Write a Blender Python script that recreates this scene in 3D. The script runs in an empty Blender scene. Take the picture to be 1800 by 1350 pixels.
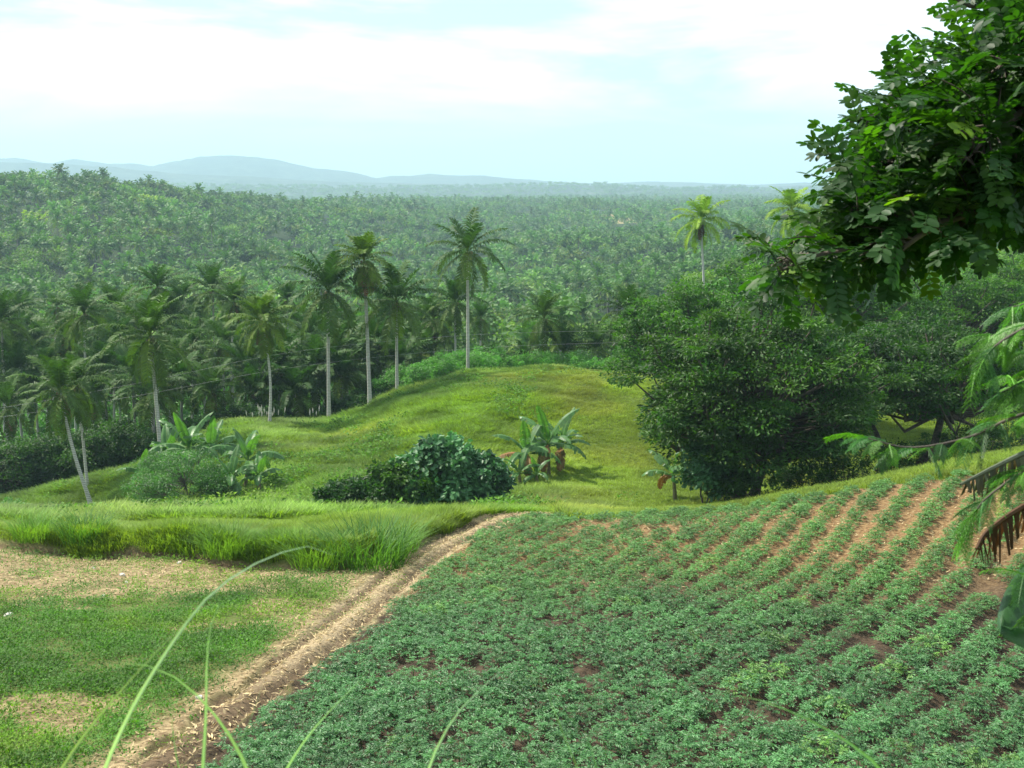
import bpy, math, numpy as np
from math import radians as R

# ------------------------------------------------------------------ camera, sky, sun, exposure
S = bpy.context.scene
COL = S.collection
F_PX = 1930.0                      # focal length in pixels of the 1800-wide photograph
PITCH = R(10.1)
CAM = np.array([0.0, 0.0, 60.0])
SUN_AZ, SUN_EL = -62.0, 52.0       # degrees, clockwise from +Y (the view direction)

cam = bpy.data.cameras.new('camera')
camo = bpy.data.objects.new('camera', cam)
COL.objects.link(camo)
camo.location = CAM
camo.rotation_euler = (R(90) - PITCH, 0, 0)
cam.sensor_width = 36.0
cam.lens = 36.0 * F_PX / 1800.0
cam.clip_start = 0.05
cam.clip_end = 40000
cam.dof.use_dof = True
cam.dof.focus_distance = 60.0
cam.dof.aperture_fstop = 9.0
S.camera = camo

W = bpy.data.worlds.new('World')
S.world = W
W.use_nodes = True
nt = W.node_tree
bg = nt.nodes['Background']


def node(nt, typ, **kw):
    n = nt.nodes.new(typ)
    for k, v in kw.items():
        if k.startswith('i_'):
            key = k[2:]
            n.inputs[int(key) if key.isdigit() else key.replace('_', ' ')].default_value = v
        else:
            setattr(n, k, v)
    return n


def math_node(nt, op, a, b=None, clamp=False):
    n = nt.nodes.new('ShaderNodeMath')
    n.operation = op
    n.use_clamp = clamp
    for i, x in enumerate((a, b)):
        if x is None:
            continue
        if isinstance(x, (int, float)):
            n.inputs[i].default_value = x
        else:
            nt.links.new(x, n.inputs[i])
    return n.outputs[0]


def ramp(nt, src, stops, interp='LINEAR'):
    n = nt.nodes.new('ShaderNodeValToRGB')
    n.color_ramp.interpolation = interp
    el = n.color_ramp.elements
    while len(el) < len(stops):
        el.new(0.5)
    for e, (p, c) in zip(el, stops):
        e.position = p
        e.color = (c, c, c, 1) if isinstance(c, (int, float)) else (*c, 1)
    nt.links.new(src, n.inputs[0])
    return n.outputs[0]


sky = node(nt, 'ShaderNodeTexSky', sky_type='NISHITA', sun_disc=False, sun_elevation=R(SUN_EL), sun_rotation=R(SUN_AZ))
sky.air_density = 1.0
sky.dust_density = 2.0
sky.ozone_density = 1.0
# high thin clouds on a plane far above: direction / height gives the perspective of a cloud sheet
tc = node(nt, 'ShaderNodeTexCoord')
sep = node(nt, 'ShaderNodeSeparateXYZ')
nt.links.new(tc.outputs['Generated'], sep.inputs[0])
zz = math_node(nt, 'MAXIMUM', sep.outputs[2], 0.0)
zz = math_node(nt, 'ADD', zz, 0.16)
cx = math_node(nt, 'DIVIDE', sep.outputs[0], zz)
cy = math_node(nt, 'DIVIDE', sep.outputs[1], zz)
comb = node(nt, 'ShaderNodeCombineXYZ')
nt.links.new(cx, comb.inputs[0])
nt.links.new(cy, comb.inputs[1])
mp = node(nt, 'ShaderNodeMapping')
mp.inputs['Rotation'].default_value = (0, 0, R(26))
mp.inputs['Scale'].default_value = (0.42, 0.62, 1)
mp.inputs['Location'].default_value = (0.55, 0.3, 0)
nt.links.new(comb.outputs[0], mp.inputs[0])
nz = node(nt, 'ShaderNodeTexNoise', i_Scale=1.15, i_Detail=9.0, i_Roughness=0.56, i_Distortion=0.35)
nt.links.new(mp.outputs[0], nz.inputs['Vector'])
cl = ramp(nt, nz.outputs['Fac'], [(0.45, 0.0), (0.53, 0.45), (0.63, 1.0)])
hi_fade = ramp(nt, sep.outputs[2], [(0.035, 0.0), (0.10, 1.0)])
clm = math_node(nt, 'MULTIPLY', cl, hi_fade)
mixc = node(nt, 'ShaderNodeMix', data_type='RGBA')
nt.links.new(clm, mixc.inputs['Factor'])
# thin milky veil over the clear parts as well
veil = node(nt, 'ShaderNodeMix', data_type='RGBA')
veil.inputs['Factor'].default_value = 0.72
nt.links.new(sky.outputs[0], veil.inputs['A'])
veil.inputs['B'].default_value = (5.2, 7.3, 7.6, 1)
nt.links.new(veil.outputs['Result'], mixc.inputs['A'])
mixc.inputs['B'].default_value = (14.5, 14.6, 14.8, 1)
nt.links.new(mixc.outputs['Result'], bg.inputs['Color'])
bg.inputs['Strength'].default_value = 0.082

sun = bpy.data.lights.new('sun', 'SUN')
sun.energy = 5.0
sun.angle = R(0.7)
sun.color = (1.0, 0.94, 0.83)
suno = bpy.data.objects.new('sun', sun)
COL.objects.link(suno)
suno.rotation_euler = (R(90 - SUN_EL), 0, R(-SUN_AZ) + math.pi)

S.view_settings.view_transform = 'Standard'
S.view_settings.look = 'None'
S.view_settings.exposure = 0.98
S.view_settings.gamma = 1.0
S.cycles.max_bounces = 6
S.cycles.diffuse_bounces = 3
S.cycles.glossy_bounces = 2
S.cycles.transmission_bounces = 4
S.cycles.volume_bounces = 0
S.cycles.transparent_max_bounces = 8
S.cycles.caustics_reflective = False
S.cycles.caustics_refractive = False
S.cycles.use_denoising = True

# ------------------------------------------------------------------ small maths helpers
def pix(px, py, Y):
    """world point at forward distance Y seen at photograph pixel (px, py)"""
    px, py, Y = np.broadcast_arrays(np.asarray(px, float), np.asarray(py, float), np.asarray(Y, float))
    a = (px - 900.0) / F_PX
    b = (675.0 - py) / F_PX
    dy = math.cos(PITCH) + b * math.sin(PITCH)
    dz = -math.sin(PITCH) + b * math.cos(PITCH)
    t = Y / dy
    return CAM + np.stack([a * t, Y, dz * t], -1)


def xat(px, Y, py=700):
    return float(pix(px, py, Y)[0])


def smooth(e0, e1, x):
    t = np.clip((x - e0) / (e1 - e0), 0, 1)
    return t * t * (3 - 2 * t)


_perm = np.random.RandomState(7).permutation(256)
_perm = np.concatenate([_perm, _perm])
_gr = np.random.RandomState(8).rand(256)


def vnoise(x, y):
    """value noise in 0..1"""
    xi = np.floor(x).astype(int); yi = np.floor(y).astype(int)
    xf = x - xi; yf = y - yi
    u = xf * xf * (3 - 2 * xf); v = yf * yf * (3 - 2 * yf)
    h = lambda i, j: _gr[_perm[(_perm[i & 255] + j) & 255]]
    return (h(xi, yi) * (1 - u) + h(xi + 1, yi) * u) * (1 - v) + (h(xi, yi + 1) * (1 - u) + h(xi + 1, yi + 1) * u) * v


def fbm(x, y, o=4):
    s = 0; a = 0.5; t = 0
    for k in range(o):
        s = s + a * vnoise(x * 2 ** k + 17.3 * k, y * 2 ** k - 9.1 * k); t += a; a *= 0.5
    return s / t


def poly_dist(P, line):
    """signed distance of points P(N,2) to a polyline (positive on its left), and arclength parameter"""
    line = np.asarray(line, float)
    best = np.full(len(P), 1e9); sgn = np.zeros(len(P)); par = np.zeros(len(P)); acc = 0
    for a, b in zip(line[:-1], line[1:]):
        d = b - a; L = np.hypot(*d); d = d / L
        q = P - a
        t = np.clip(q @ d, 0, L)
        r = q - t[:, None] * d
        D = np.hypot(r[:, 0], r[:, 1])
        c = d[0] * q[:, 1] - d[1] * q[:, 0]
        m = D < best - 1e-6
        best[m] = D[m]; sgn[m] = np.sign(c[m]); par[m] = acc + t[m]
        acc += L
    return best * sgn, par


def inside(P, poly):
    x, y = P[:, 0], P[:, 1]
    c = np.zeros(len(P), bool); n = len(poly)
    for i in range(n):
        x1, y1 = poly[i]; x2, y2 = poly[(i + 1) % n]
        if y1 == y2:
            continue
        m = ((y1 > y) != (y2 > y)) & (x < (x2 - x1) * (y - y1) / (y2 - y1) + x1)
        c ^= m
    return c

# ------------------------------------------------------------------ terrain height
# edge of the fallow field (foot of the grass bank) as a world polyline, left to right
bank_px = [(-500, 945, 38.5), (-150, 950, 37.5), (0, 957, 36), (110, 960, 35.6), (220, 967, 35), (300, 978, 34.3), (400, 992, 33.2), (500, 1001, 32.6),
           (600, 1003, 32.3), (650, 995, 32.8), (700, 975, 34.4), (770, 942, 37.5), (830, 920, 40), (880, 909, 41.8), (960, 905, 42.6)]
BANK = np.array([pix(*p)[:2] for p in bank_px])
BANK_H = np.array([.7, .7, .7, .75, .8, .85, .85, .85, .8, .75, .6, .4, .25, .1, 0.0])
_bs = np.concatenate([[0], np.cumsum(np.hypot(*np.diff(BANK, axis=0).T))])


def bank_step(P):
    d, s = poly_dist(P, BANK)
    h = np.interp(P[:, 0], BANK[:, 0], BANK_H)
    wob = 0.25 * (fbm(P[:, 0] * .8, P[:, 1] * .8) - .5)
    return h * smooth(0.0, 0.75, d + wob)


CP = [  # photograph pixel x, y and forward distance of points on the ground
    (1800, 1350, 14.6), (1300, 1350, 14.1), (900, 1350, 14.0), (330, 1350, 14.6), (0, 1350, 15.2),
    (1800, 1150, 20.2), (1300, 1150, 20.2), (900, 1150, 20.4), (600, 1150, 21.0), (300, 1150, 21.8), (0, 1150, 21.6),
    (1800, 1000, 26.8), (1400, 1010, 28.2), (1000, 1010, 30.0), (700, 1010, 31.4),
    (1700, 845, 36.0), (1550, 860, 37), (1400, 882, 38.2), (1150, 905, 40.3), (870, 911, 41.3), (1850, 828, 35.0), (2150, 800, 34.0), (2150, 1000, 26), (2150, 1350, 14.4),
    (0, 965, 35.8), (300, 983, 34.2), (500, 1004, 32.5), (640, 1003, 31.9), (600, 1080, 26.0), (300, 1060, 27.5), (0, 1060, 27.5), (-350, 950, 37), (-350, 1150, 21.6), (-350, 1350, 15.2),
    (500, 962, 33.6), (200, 935, 38.5), (0, 935, 39.5), (500, 907, 47.5), (200, 910, 52), (0, 908, 56), (800, 904, 46.5), (-350, 905, 58), (650, 906, 47.5),
    (750, 906, 58), (600, 905, 60), (450, 898, 64), (300, 893, 67), (145, 909, 82), (0, 887, 92), (120, 862, 90), (230, 835, 90), (-300, 890, 95),
    (600, 870, 67), (600, 800, 81), (600, 765, 91), (578, 745, 102), (650, 722, 104), (700, 698, 106), (770, 682, 105), (850, 659, 106), (950, 651, 108), (1000, 650, 108.5), (1100, 656, 106), (1180, 668, 100),
    (1100, 760, 82), (1100, 850, 67), (1140, 897, 57), (900, 760, 82), (930, 850, 68), (450, 800, 83), (400, 755, 97), (480, 747, 98),
    (1300, 884, 56), (1450, 868, 56), (1600, 830, 72), (1600, 770, 86), (1760, 735, 90), (1300, 690, 92), (1750, 815, 66), (2150, 760, 66), (2150, 640, 110), (1760, 600, 132), (1960, 610, 130),
]
cpw = [pix(*p) for p in CP]
WZ = [  # px (for direction), forward distance, ground height relative to the camera
    (650, 122, -26), (900, 124, -23.5), (1100, 124, -23), (1000, 135, -26), (300, 112, -28), (100, 112, -30), (0, 130, -32.5), (-300, 130, -33), (500, 120, -27.5),
    (300, 155, -32), (600, 175, -34), (900, 175, -34), (1232, 157, -16), (1400, 140, -15), (1700, 150, -15), (2150, 150, -14), (1100, 165, -27),
    (-350, 220, -38), (0, 220, -39), (300, 220, -39), (600, 230, -41), (900, 230, -41), (1150, 230, -33), (1400, 230, -26), (1700, 230, -22), (2150, 230, -21),
    (-350, 310, -40), (0, 310, -43), (300, 310, -44), (600, 310, -46), (900, 310, -47), (1200, 310, -40), (1500, 310, -32), (1800, 310, -29), (2150, 310, -28),
    (-350, 450, -24), (0, 450, -30), (300, 460, -38), (600, 480, -47), (900, 480, -49), (1250, 480, -36), (1500, 480, -30), (1800, 480, -27), (2150, 480, -25),
    (-350, 650, 3), (-100, 650, -1), (0, 650, -4), (150, 680, -9), (300, 750, -15), (450, 850, -19), (600, 1000, -23), (800, 1500, -29), (1000, 1750, -32), (1300, 1700, -32), (1600, 1500, -28), (2150, 1500, -26),
    (100, 520, -22), (300, 560, -28), (500, 640, -33), (700, 700, -42), (900, 650, -49), (900, 900, -44), (1100, 900, -43), (1100, 1300, -33), (900, 1250, -34), (600, 800, -28), (1400, 800, -34), (1700, 800, -28), (2150, 800, -24), (1070, 1150, -33),
    (-350, 1000, -35), (0, 1000, -42), (300, 1200, -45), (600, 1700, -38), (-350, 1700, -40), (0, 1800, -40), (900, 2600, -36), (1300, 2600, -34), (300, 2600, -38), (-350, 2600, -36), (2150, 2600, -34),
    (-350, 4000, -34), (300, 4000, -34), (900, 4000, -34), (1500, 4000, -34), (2150, 4000, -34),
    (-500, 1.8, -2.35), (900, 1.8, -2.35), (2300, 1.8, -2.3), (-500, 5, -4.1), (900, 5, -4.1), (2300, 5, -3.9), (-500, 9.5, -6.3), (900, 9.5, -6.3), (2300, 9.5, -6.1),
]
for px, Y, z in WZ:
    x = (px - 900) / F_PX * Y / math.cos(R(4))
    cpw.append(np.array([x, Y, CAM[2] + z]))
cpw = np.array(cpw)
_cr = np.hypot(cpw[:, 0], cpw[:, 1])
_ck = np.stack([np.arctan2(cpw[:, 0], cpw[:, 1]) * 3.0, np.log(_cr)], 1)
_cz = (cpw[:, 2] - CAM[2] - bank_step(cpw[:, :2])) / _cr


def _tps_fit(K, v, lam=2e-4):
    n = len(K)
    D = np.hypot(K[:, None, 0] - K[None, :, 0], K[:, None, 1] - K[None, :, 1])
    with np.errstate(all='ignore'):
        A = np.where(D > 0, D * D * np.log(D), 0) + lam * np.eye(n)
    Pm = np.c_[np.ones(n), K]
    M = np.block([[A, Pm], [Pm.T, np.zeros((3, 3))]])
    return np.linalg.solve(M, np.r_[v, 0, 0, 0])


_tw = _tps_fit(_ck, _cz)


def _tps(Q):
    out = np.empty(len(Q))
    for i in range(0, len(Q), 20000):
        q = Q[i:i + 20000]
        D = np.hypot(q[:, None, 0] - _ck[None, :, 0], q[:, None, 1] - _ck[None, :, 1])
        with np.errstate(all='ignore'):
            A = np.where(D > 0, D * D * np.log(D), 0)
        out[i:i + 20000] = A @ _tw[:-3] + _tw[-3] + q @ _tw[-2:]
    return out


def zbase(P):
    P = np.asarray(P, float)
    x, y = P[:, 0], P[:, 1]
    r = np.hypot(x, y) + 1e-6
    th = np.arctan2(x, y)
    thc = np.clip(th, -0.72, 0.72)
    s = _tps(np.stack([thc * 3.0, np.log(np.clip(r, 1.8, 4000))], 1))
    zf = s * np.clip(r, 1.8, 4000)
    yy = np.maximum(y, 0)
    zs = -1.7 - 0.46 * np.minimum(yy, 14) - 0.16 * np.clip(yy - 14, 0, 150) + np.clip(0.16 * np.maximum(-y, 0), 0, 12)
    k = smooth(0.62, 1.15, np.abs(th))
    k = np.maximum(k, smooth(2.6, 1.2, r))
    far = smooth(200, 1200, r)
    zs = zs * (1 - far) + (-34) * far
    z = zf * (1 - k) + zs * k
    return z + bank_step(P)


# field outlines in world space
def hit(px, py, y0=2.0, y1=60.0):
    ys = np.exp(np.linspace(math.log(y0), math.log(y1), 900))
    p = pix(px, py, ys)
    d = p[:, 2] - CAM[2] - zbase(p[:, :2])
    i = np.argmax(d < 0)
    return p[i if d[i] < 0 else -1]


track_px = [(1000, 880), (868, 915), (835, 932), (770, 964), (705, 1008), (632, 1072), (556, 1135), (482, 1190), (410, 1242), (340, 1294), (272, 1346)]
TRACK = [np.array([6.5, 50.0]), pix(885, 909, 41.8)[:2]]
for p in track_px[1:]:
    TRACK.append(hit(*p)[:2])
d_ = TRACK[-1] - TRACK[-2]
TRACK.append(TRACK[-1] + d_ / np.hypot(*d_) * 8)
TRACK = np.array(TRACK)          # from far to near
print('TRACK', np.round(TRACK, 1).tolist())
_, _tl = poly_dist(TRACK[-1:], TRACK)


def half_width(s):
    return np.interp(s, [0, 9, 14, 26, 40], [.75, .85, .95, .72, .36])


CREST = [pix(870, 911, 41.3)[:2], pix(1000, 908, 41)[:2], pix(1150, 905, 40.6)[:2], pix(1250, 896, 40)[:2], pix(1400, 882, 38.9)[:2], pix(1550, 860, 37.8)[:2], pix(1700, 845, 37.0)[:2], pix(1850, 828, 36.0)[:2]]
BEAN_POLY = np.array([(-20, 11.5), *[t for t in TRACK[::-1][:-2]], *CREST, (24, 33), (24, 11.5)])
LEFT_POLY = np.array([*BANK[:13], *[t for t in TRACK[3:]], (-40, 3), (-45, 38)])
_ry = np.linspace(5, 60, 400)
_rg = np.cumsum(np.tan(np.radians(np.interp(_ry, [8, 15, 24, 32, 60], [40, 36, 30, 22, 20])))) * (_ry[1] - _ry[0])


def row_coord(P):
    """integer values run along the crop rows, which bend round the slope"""
    return (P[:, 0] - np.interp(P[:, 1], _ry, _rg) - .012 * P[:, 0] ** 2) / .89




def zones(P):
    """soft weights: track, bean, fallow for ground points"""
    n = len(P)
    tr = np.zeros(n); be = np.zeros(n); fa = np.zeros(n); lat = np.full(n, 99.0)
    m = (P[:, 1] > 3) & (P[:, 1] < 60) & (np.abs(P[:, 0]) < 60)
    Q = P[m]
    d, s = poly_dist(Q, TRACK)        # far->near: left of the direction is +x side
    hw = half_width(s)
    wob = (fbm(Q[:, 0] * 1.3, Q[:, 1] * 1.3) - .5) * .5
    t = smooth(hw + .15, hw - .1, np.abs(d) + wob)
    b = (inside(Q, BEAN_POLY)).astype(float)
    f = (inside(Q, LEFT_POLY)).astype(float)
    b *= (1 - t); f *= (1 - t)
    tr[m] = t; be[m] = b; fa[m] = f; lat[m] = d
    return tr, be, fa, lat


def detail(P, Z):
    tr, be, fa, lat = zones(P)
    rr = row_coord(P)
    z = 0.06 * np.cos(2 * np.pi * rr) * be
    ruts = -np.exp(-((lat - .42) / .16) ** 2) - np.exp(-((lat + .42) / .16) ** 2) + .5 * np.exp(-(lat / .2) ** 2)
    z = z + 0.13 * ruts * tr
    lump = fbm(P[:, 0] * 3, P[:, 1] * 3, 3) - .5
    z = z + lump * (0.10 * tr + 0.08 * be + 0.10 * fa)
    r = np.hypot(P[:, 0], P[:, 1])
    rest = 1 - np.maximum(np.maximum(tr, be), fa)
    g = (fbm(P[:, 0] * .28 + 3, P[:, 1] * .28, 4) - .5) * smooth(40, 60, r) * smooth(400, 150, r)
    z = z + .40 * g * rest
    z = z + (fbm(P[:, 0] * .012, P[:, 1] * .012, 4) - .5) * 26 * smooth(250, 700, r)
    return z, (tr, be, fa)


def ground(P):
    P = np.atleast_2d(np.asarray(P, float))[:, :2]
    z = zbase(P)
    return CAM[2] + z + detail(P, z)[0]


def gz(x, y):
    return float(ground([[x, y]])[0])

# ------------------------------------------------------------------ mesh helpers
class MB:
    """collects vertices and faces (lists of index arrays) with a colour per vertex and a material slot per face"""
    def __init__(self):
        self.v = []; self.f = []; self.m = []; self.c = []; self.n = 0

    def add(self, V, Fc, tint=(1, 1, 1), slot=0):
        V = np.asarray(V, float).reshape(-1, 3); Fc = np.asarray(Fc, int)
        if len(V) == 0 or len(Fc) == 0:
            return
        self.v.append(V); self.f.append(Fc + self.n); self.m.append(np.full(len(Fc), slot))
        t = np.asarray(tint, float)
        self.c.append(np.broadcast_to(t, (len(V), 3)) if t.ndim == 1 else t)
        self.n += len(V)

    def mesh(self, name, mats, smooth_=False):
        V = np.concatenate(self.v); C = np.concatenate(self.c)
        me = bpy.data.meshes.new(name)
        me.vertices.add(len(V)); me.vertices.foreach_set('co', V.astype(np.float32).ravel())
        tot = np.concatenate([np.full(len(f), f.shape[1]) for f in self.f])
        idx = np.concatenate([f.ravel() for f in self.f])
        me.loops.add(len(idx)); me.loops.foreach_set('vertex_index', idx.astype(np.int32))
        me.polygons.add(len(tot))
        st = np.concatenate([[0], np.cumsum(tot)[:-1]])
        me.polygons.foreach_set('loop_start', st.astype(np.int32))
        try:
            me.polygons.foreach_set('loop_total', tot.astype(np.int32))
        except Exception:
            pass
        ms = np.concatenate(self.m)
        for mt in (mats if isinstance(mats, (list, tuple)) else [mats]):
            me.materials.append(mt)
        me.polygons.foreach_set('material_index', ms.astype(np.int32))
        me.polygons.foreach_set('use_smooth', np.full(len(tot), smooth_))
        a = me.attributes.new('tint', 'FLOAT_COLOR', 'POINT')
        a.data.foreach_set('color', np.c_[C, np.ones(len(C))].astype(np.float32).ravel())
        me.update(calc_edges=True)
        return me


def obj(name, data, parent=None, loc=None, rotz=0.0, scale=None):
    o = bpy.data.objects.new(name, data)
    COL.objects.link(o)
    if parent is not None:
        o.parent = parent
    if loc is not None:
        o.location = loc
    if rotz:
        o.rotation_euler = (0, 0, rotz)
    if scale is not None:
        o.scale = (scale,) * 3 if np.isscalar(scale) else scale
    return o


def tag(o, label, cat, group=None, kind=None):
    if label: o['label'] = label
    if cat: o['category'] = cat
    if group: o['group'] = group
    if kind: o['kind'] = kind
    return o


def thing(name, label, cat, loc, rotz=0.0, group=None, scale=None):
    return tag(obj(name, None, None, loc, rotz, scale), label, cat, group)


def tube(path, rad, sides=8):
    path = np.asarray(path, float); n = len(path)
    rad = np.broadcast_to(np.asarray(rad, float), (n,))
    T = np.gradient(path, axis=0); T /= np.linalg.norm(T, axis=1)[:, None] + 1e-9
    ref = np.where(np.abs(T[:, 2:3]) > .9, np.array([[1., 0, 0]]), np.array([[0, 0, 1.]]))
    A = np.cross(T, ref); A /= np.linalg.norm(A, axis=1)[:, None] + 1e-9
    B = np.cross(T, A)
    an = np.arange(sides) * 2 * np.pi / sides
    V = path[:, None] + rad[:, None, None] * (np.cos(an)[None, :, None] * A[:, None] + np.sin(an)[None, :, None] * B[:, None])
    i = np.arange(n - 1)[:, None] * sides; j = np.arange(sides)[None]
    k = (j + 1) % sides
    Fc = np.stack([i + j, i + k, i + sides + k, i + sides + j], -1).reshape(-1, 4)
    return V.reshape(-1, 3), Fc


def unit(a):
    return a / (np.linalg.norm(a, axis=-1, keepdims=True) + 1e-9)


def leaf_quads(P, ax, nrm, L, Wd, fold=0.0, droop=0.0):
    """rhombic leaves: base P, axis ax, face normal nrm, length L and width Wd arrays"""
    ax = unit(ax); sd = unit(np.cross(ax, nrm)); nr = np.cross(sd, ax)
    L = np.asarray(L).reshape(-1, 1); Wd = np.asarray(Wd).reshape(-1, 1)
    mid = P + ax * L * .45 + nr * fold * Wd
    tip = P + ax * L - nr * (droop * L)
    V = np.stack([P, mid - sd * Wd * .5, tip, mid + sd * Wd * .5], 1).reshape(-1, 3)
    return V, np.arange(len(P) * 4).reshape(-1, 4)


def leaf_hex(P, ax, nrm, L, Wd, droop=0.15):
    """rounder leaves of two quads each, folded along the midrib"""
    ax = unit(ax); sd = unit(np.cross(ax, nrm)); nr = np.cross(sd, ax)
    L = np.asarray(L).reshape(-1, 1); Wd = np.asarray(Wd).reshape(-1, 1)
    a = P
    b = P + ax * L * .28 - sd * Wd * .46 + nr * Wd * .10
    c = P + ax * L * .75 - sd * Wd * .36 + nr * Wd * .04 - nr * droop * L * .4
    d = P + ax * L - nr * droop * L
    e = P + ax * L * .75 + sd * Wd * .36 + nr * Wd * .04 - nr * droop * L * .4
    f = P + ax * L * .28 + sd * Wd * .46 + nr * Wd * .10
    V = np.stack([a, b, c, d, e, f], 1).reshape(-1, 3)
    i = np.arange(len(P))[:, None] * 6
    return V, np.concatenate([i + [0, 1, 2, 3], i + [0, 3, 4, 5]])


def rand_unit(rng, n):
    return unit(rng.normal(size=(n, 3)))

# ------------------------------------------------------------------ materials
def new_mat(name):
    m = bpy.data.materials.new(name); m.use_nodes = True
    t = m.node_tree
    p = t.nodes['Principled BSDF']
    return m, t, p


def leaf_mat(name, col, trans=(1.0, 1.25, .35), tfac=.32, rough=.42, spec=.5, vary=.35, scale=.6):
    """leaf surface: the tint attribute times a base colour, mottled by noise; part of the light passes through"""
    m, t, p = new_mat(name)
    at = node(t, 'ShaderNodeAttribute', attribute_name='tint')
    g = node(t, 'ShaderNodeNewGeometry')
    nz = node(t, 'ShaderNodeTexNoise', i_Scale=scale, i_Detail=3.0)
    t.links.new(g.outputs['Position'], nz.inputs['Vector'])
    v = ramp(t, nz.outputs['Fac'], [(.3, 1 - vary), (.7, 1 + vary)])
    mx = node(t, 'ShaderNodeMix', data_type='RGBA', blend_type='MULTIPLY'); mx.inputs['Factor'].default_value = 1
    mx.inputs['A'].default_value = (*col, 1); t.links.new(at.outputs['Color'], mx.inputs['B'])
    m2 = node(t, 'ShaderNodeMix', data_type='RGBA', blend_type='MULTIPLY'); m2.inputs['Factor'].default_value = 1
    t.links.new(mx.outputs['Result'], m2.inputs['A']); t.links.new(v, m2.inputs['B'])
    t.links.new(m2.outputs['Result'], p.inputs['Base Color'])
    p.inputs['Roughness'].default_value = rough
    p.inputs['Specular IOR Level'].default_value = spec
    tr = node(t, 'ShaderNodeBsdfTranslucent')
    m3 = node(t, 'ShaderNodeMix', data_type='RGBA', blend_type='MULTIPLY'); m3.inputs['Factor'].default_value = 1
    t.links.new(m2.outputs['Result'], m3.inputs['A']); m3.inputs['B'].default_value = (*[c * 1.6 for c in trans], 1)
    t.links.new(m3.outputs['Result'], tr.inputs['Color'])
    ms = node(t, 'ShaderNodeMixShader'); ms.inputs[0].default_value = tfac
    t.links.new(p.outputs[0], ms.inputs[1]); t.links.new(tr.outputs[0], ms.inputs[2])
    t.links.new(ms.outputs[0], t.nodes['Material Output'].inputs['Surface'])
    return m


def bark_mat(name, c1, c2, rings=0.0, scale=8.0):
    m, t, p = new_mat(name)
    tcn = node(t, 'ShaderNodeTexCoord')
    nz = node(t, 'ShaderNodeTexNoise', i_Scale=scale, i_Detail=6.0, i_Roughness=.65)
    t.links.new(tcn.outputs['Object'], nz.inputs['Vector'])
    f = nz.outputs['Fac']
    if rings:
        wv = node(t, 'ShaderNodeTexWave', bands_direction='Z', i_Scale=rings, i_Distortion=1.5, i_Detail=2.0)
        t.links.new(tcn.outputs['Object'], wv.inputs['Vector'])
        f = math_node(t, 'ADD', math_node(t, 'MULTIPLY', f, .6), math_node(t, 'MULTIPLY', wv.outputs['Fac'], .4))
    c = ramp(t, f, [(.35, c1), (.65, c2)])
    t.links.new(c, p.inputs['Base Color'])
    p.inputs['Roughness'].default_value = .9
    bp = node(t, 'ShaderNodeBump', i_Strength=.5, i_Distance=.03)
    t.links.new(f, bp.inputs['Height']); t.links.new(bp.outputs[0], p.inputs['Normal'])
    return m


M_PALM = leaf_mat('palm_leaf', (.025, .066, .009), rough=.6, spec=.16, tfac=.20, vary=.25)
M_PALMFAR = leaf_mat('palm_leaf_far', (.058, .135, .025), rough=.6, spec=.2, tfac=.22, vary=.3, scale=.02)  # lighter than the near palms: part of the haze is in this colour
M_DEAD = leaf_mat('dry_palm_leaf', (.14, .075, .035), rough=.8, tfac=.2, spec=.2)
M_TRUNK = bark_mat('palm_trunk', (.26, .25, .22), (.52, .51, .47), rings=2.2)
M_BARK = bark_mat('dark_bark', (.035, .028, .022), (.11, .09, .07))
M_NUT = leaf_mat('coconut_husk', (.12, .10, .03), tfac=0, rough=.5)
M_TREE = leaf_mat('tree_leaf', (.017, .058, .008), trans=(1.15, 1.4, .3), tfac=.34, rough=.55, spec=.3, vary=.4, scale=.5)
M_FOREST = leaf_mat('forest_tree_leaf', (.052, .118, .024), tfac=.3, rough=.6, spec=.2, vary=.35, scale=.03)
M_BUSH = leaf_mat('bush_leaf', (.045, .150, .018), tfac=.33, rough=.5, vary=.3)
M_BLUE = leaf_mat('bluish_leaf', (.042, .115, .045), trans=(.8, 1.2, .5), tfac=.2, rough=.5, spec=.3, vary=.25)
M_NEAR = leaf_mat('oval_leaf', (.018, .056, .010), trans=(1.15, 1.5, .22), tfac=.38, rough=.5, spec=.28, vary=.3, scale=2.5)
M_FEATHER = leaf_mat('feathery_leaf', (.050, .15, .026), trans=(1.1, 1.3, .35), tfac=.4, rough=.5, vary=.25, scale=3)
M_BANANA = leaf_mat('banana_leaf', (.060, .145, .034), trans=(1.2, 1.4, .35), tfac=.30, rough=.45, spec=.4, vary=.25, scale=1.5)
M_BEAN = leaf_mat('bean_leaf', (.062, .158, .044), trans=(1.0, 1.2, .5), tfac=.2, rough=.5, spec=.38, vary=.22, scale=.5)
M_GRASS = leaf_mat('grass_blade', (.118, .205, .022), trans=(1.1, 1.1, .4), tfac=.36, rough=.6, spec=.2, vary=.35, scale=.16)
M_WEED = leaf_mat('weed_leaf', (.068, .152, .022), tfac=.3, spec=.2, rough=.6, vary=.3, scale=.5)
M_REED = leaf_mat('reed_blade', (.20, .27, .16), tfac=.3, rough=.5, spec=.3, vary=.15, scale=4)
M_STEMS = bark_mat('banana_stem', (.10, .075, .045), (.20, .19, .08))
M_STONE = bark_mat('pale_stone', (.38, .35, .30), (.62, .58, .52), scale=14)


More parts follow.
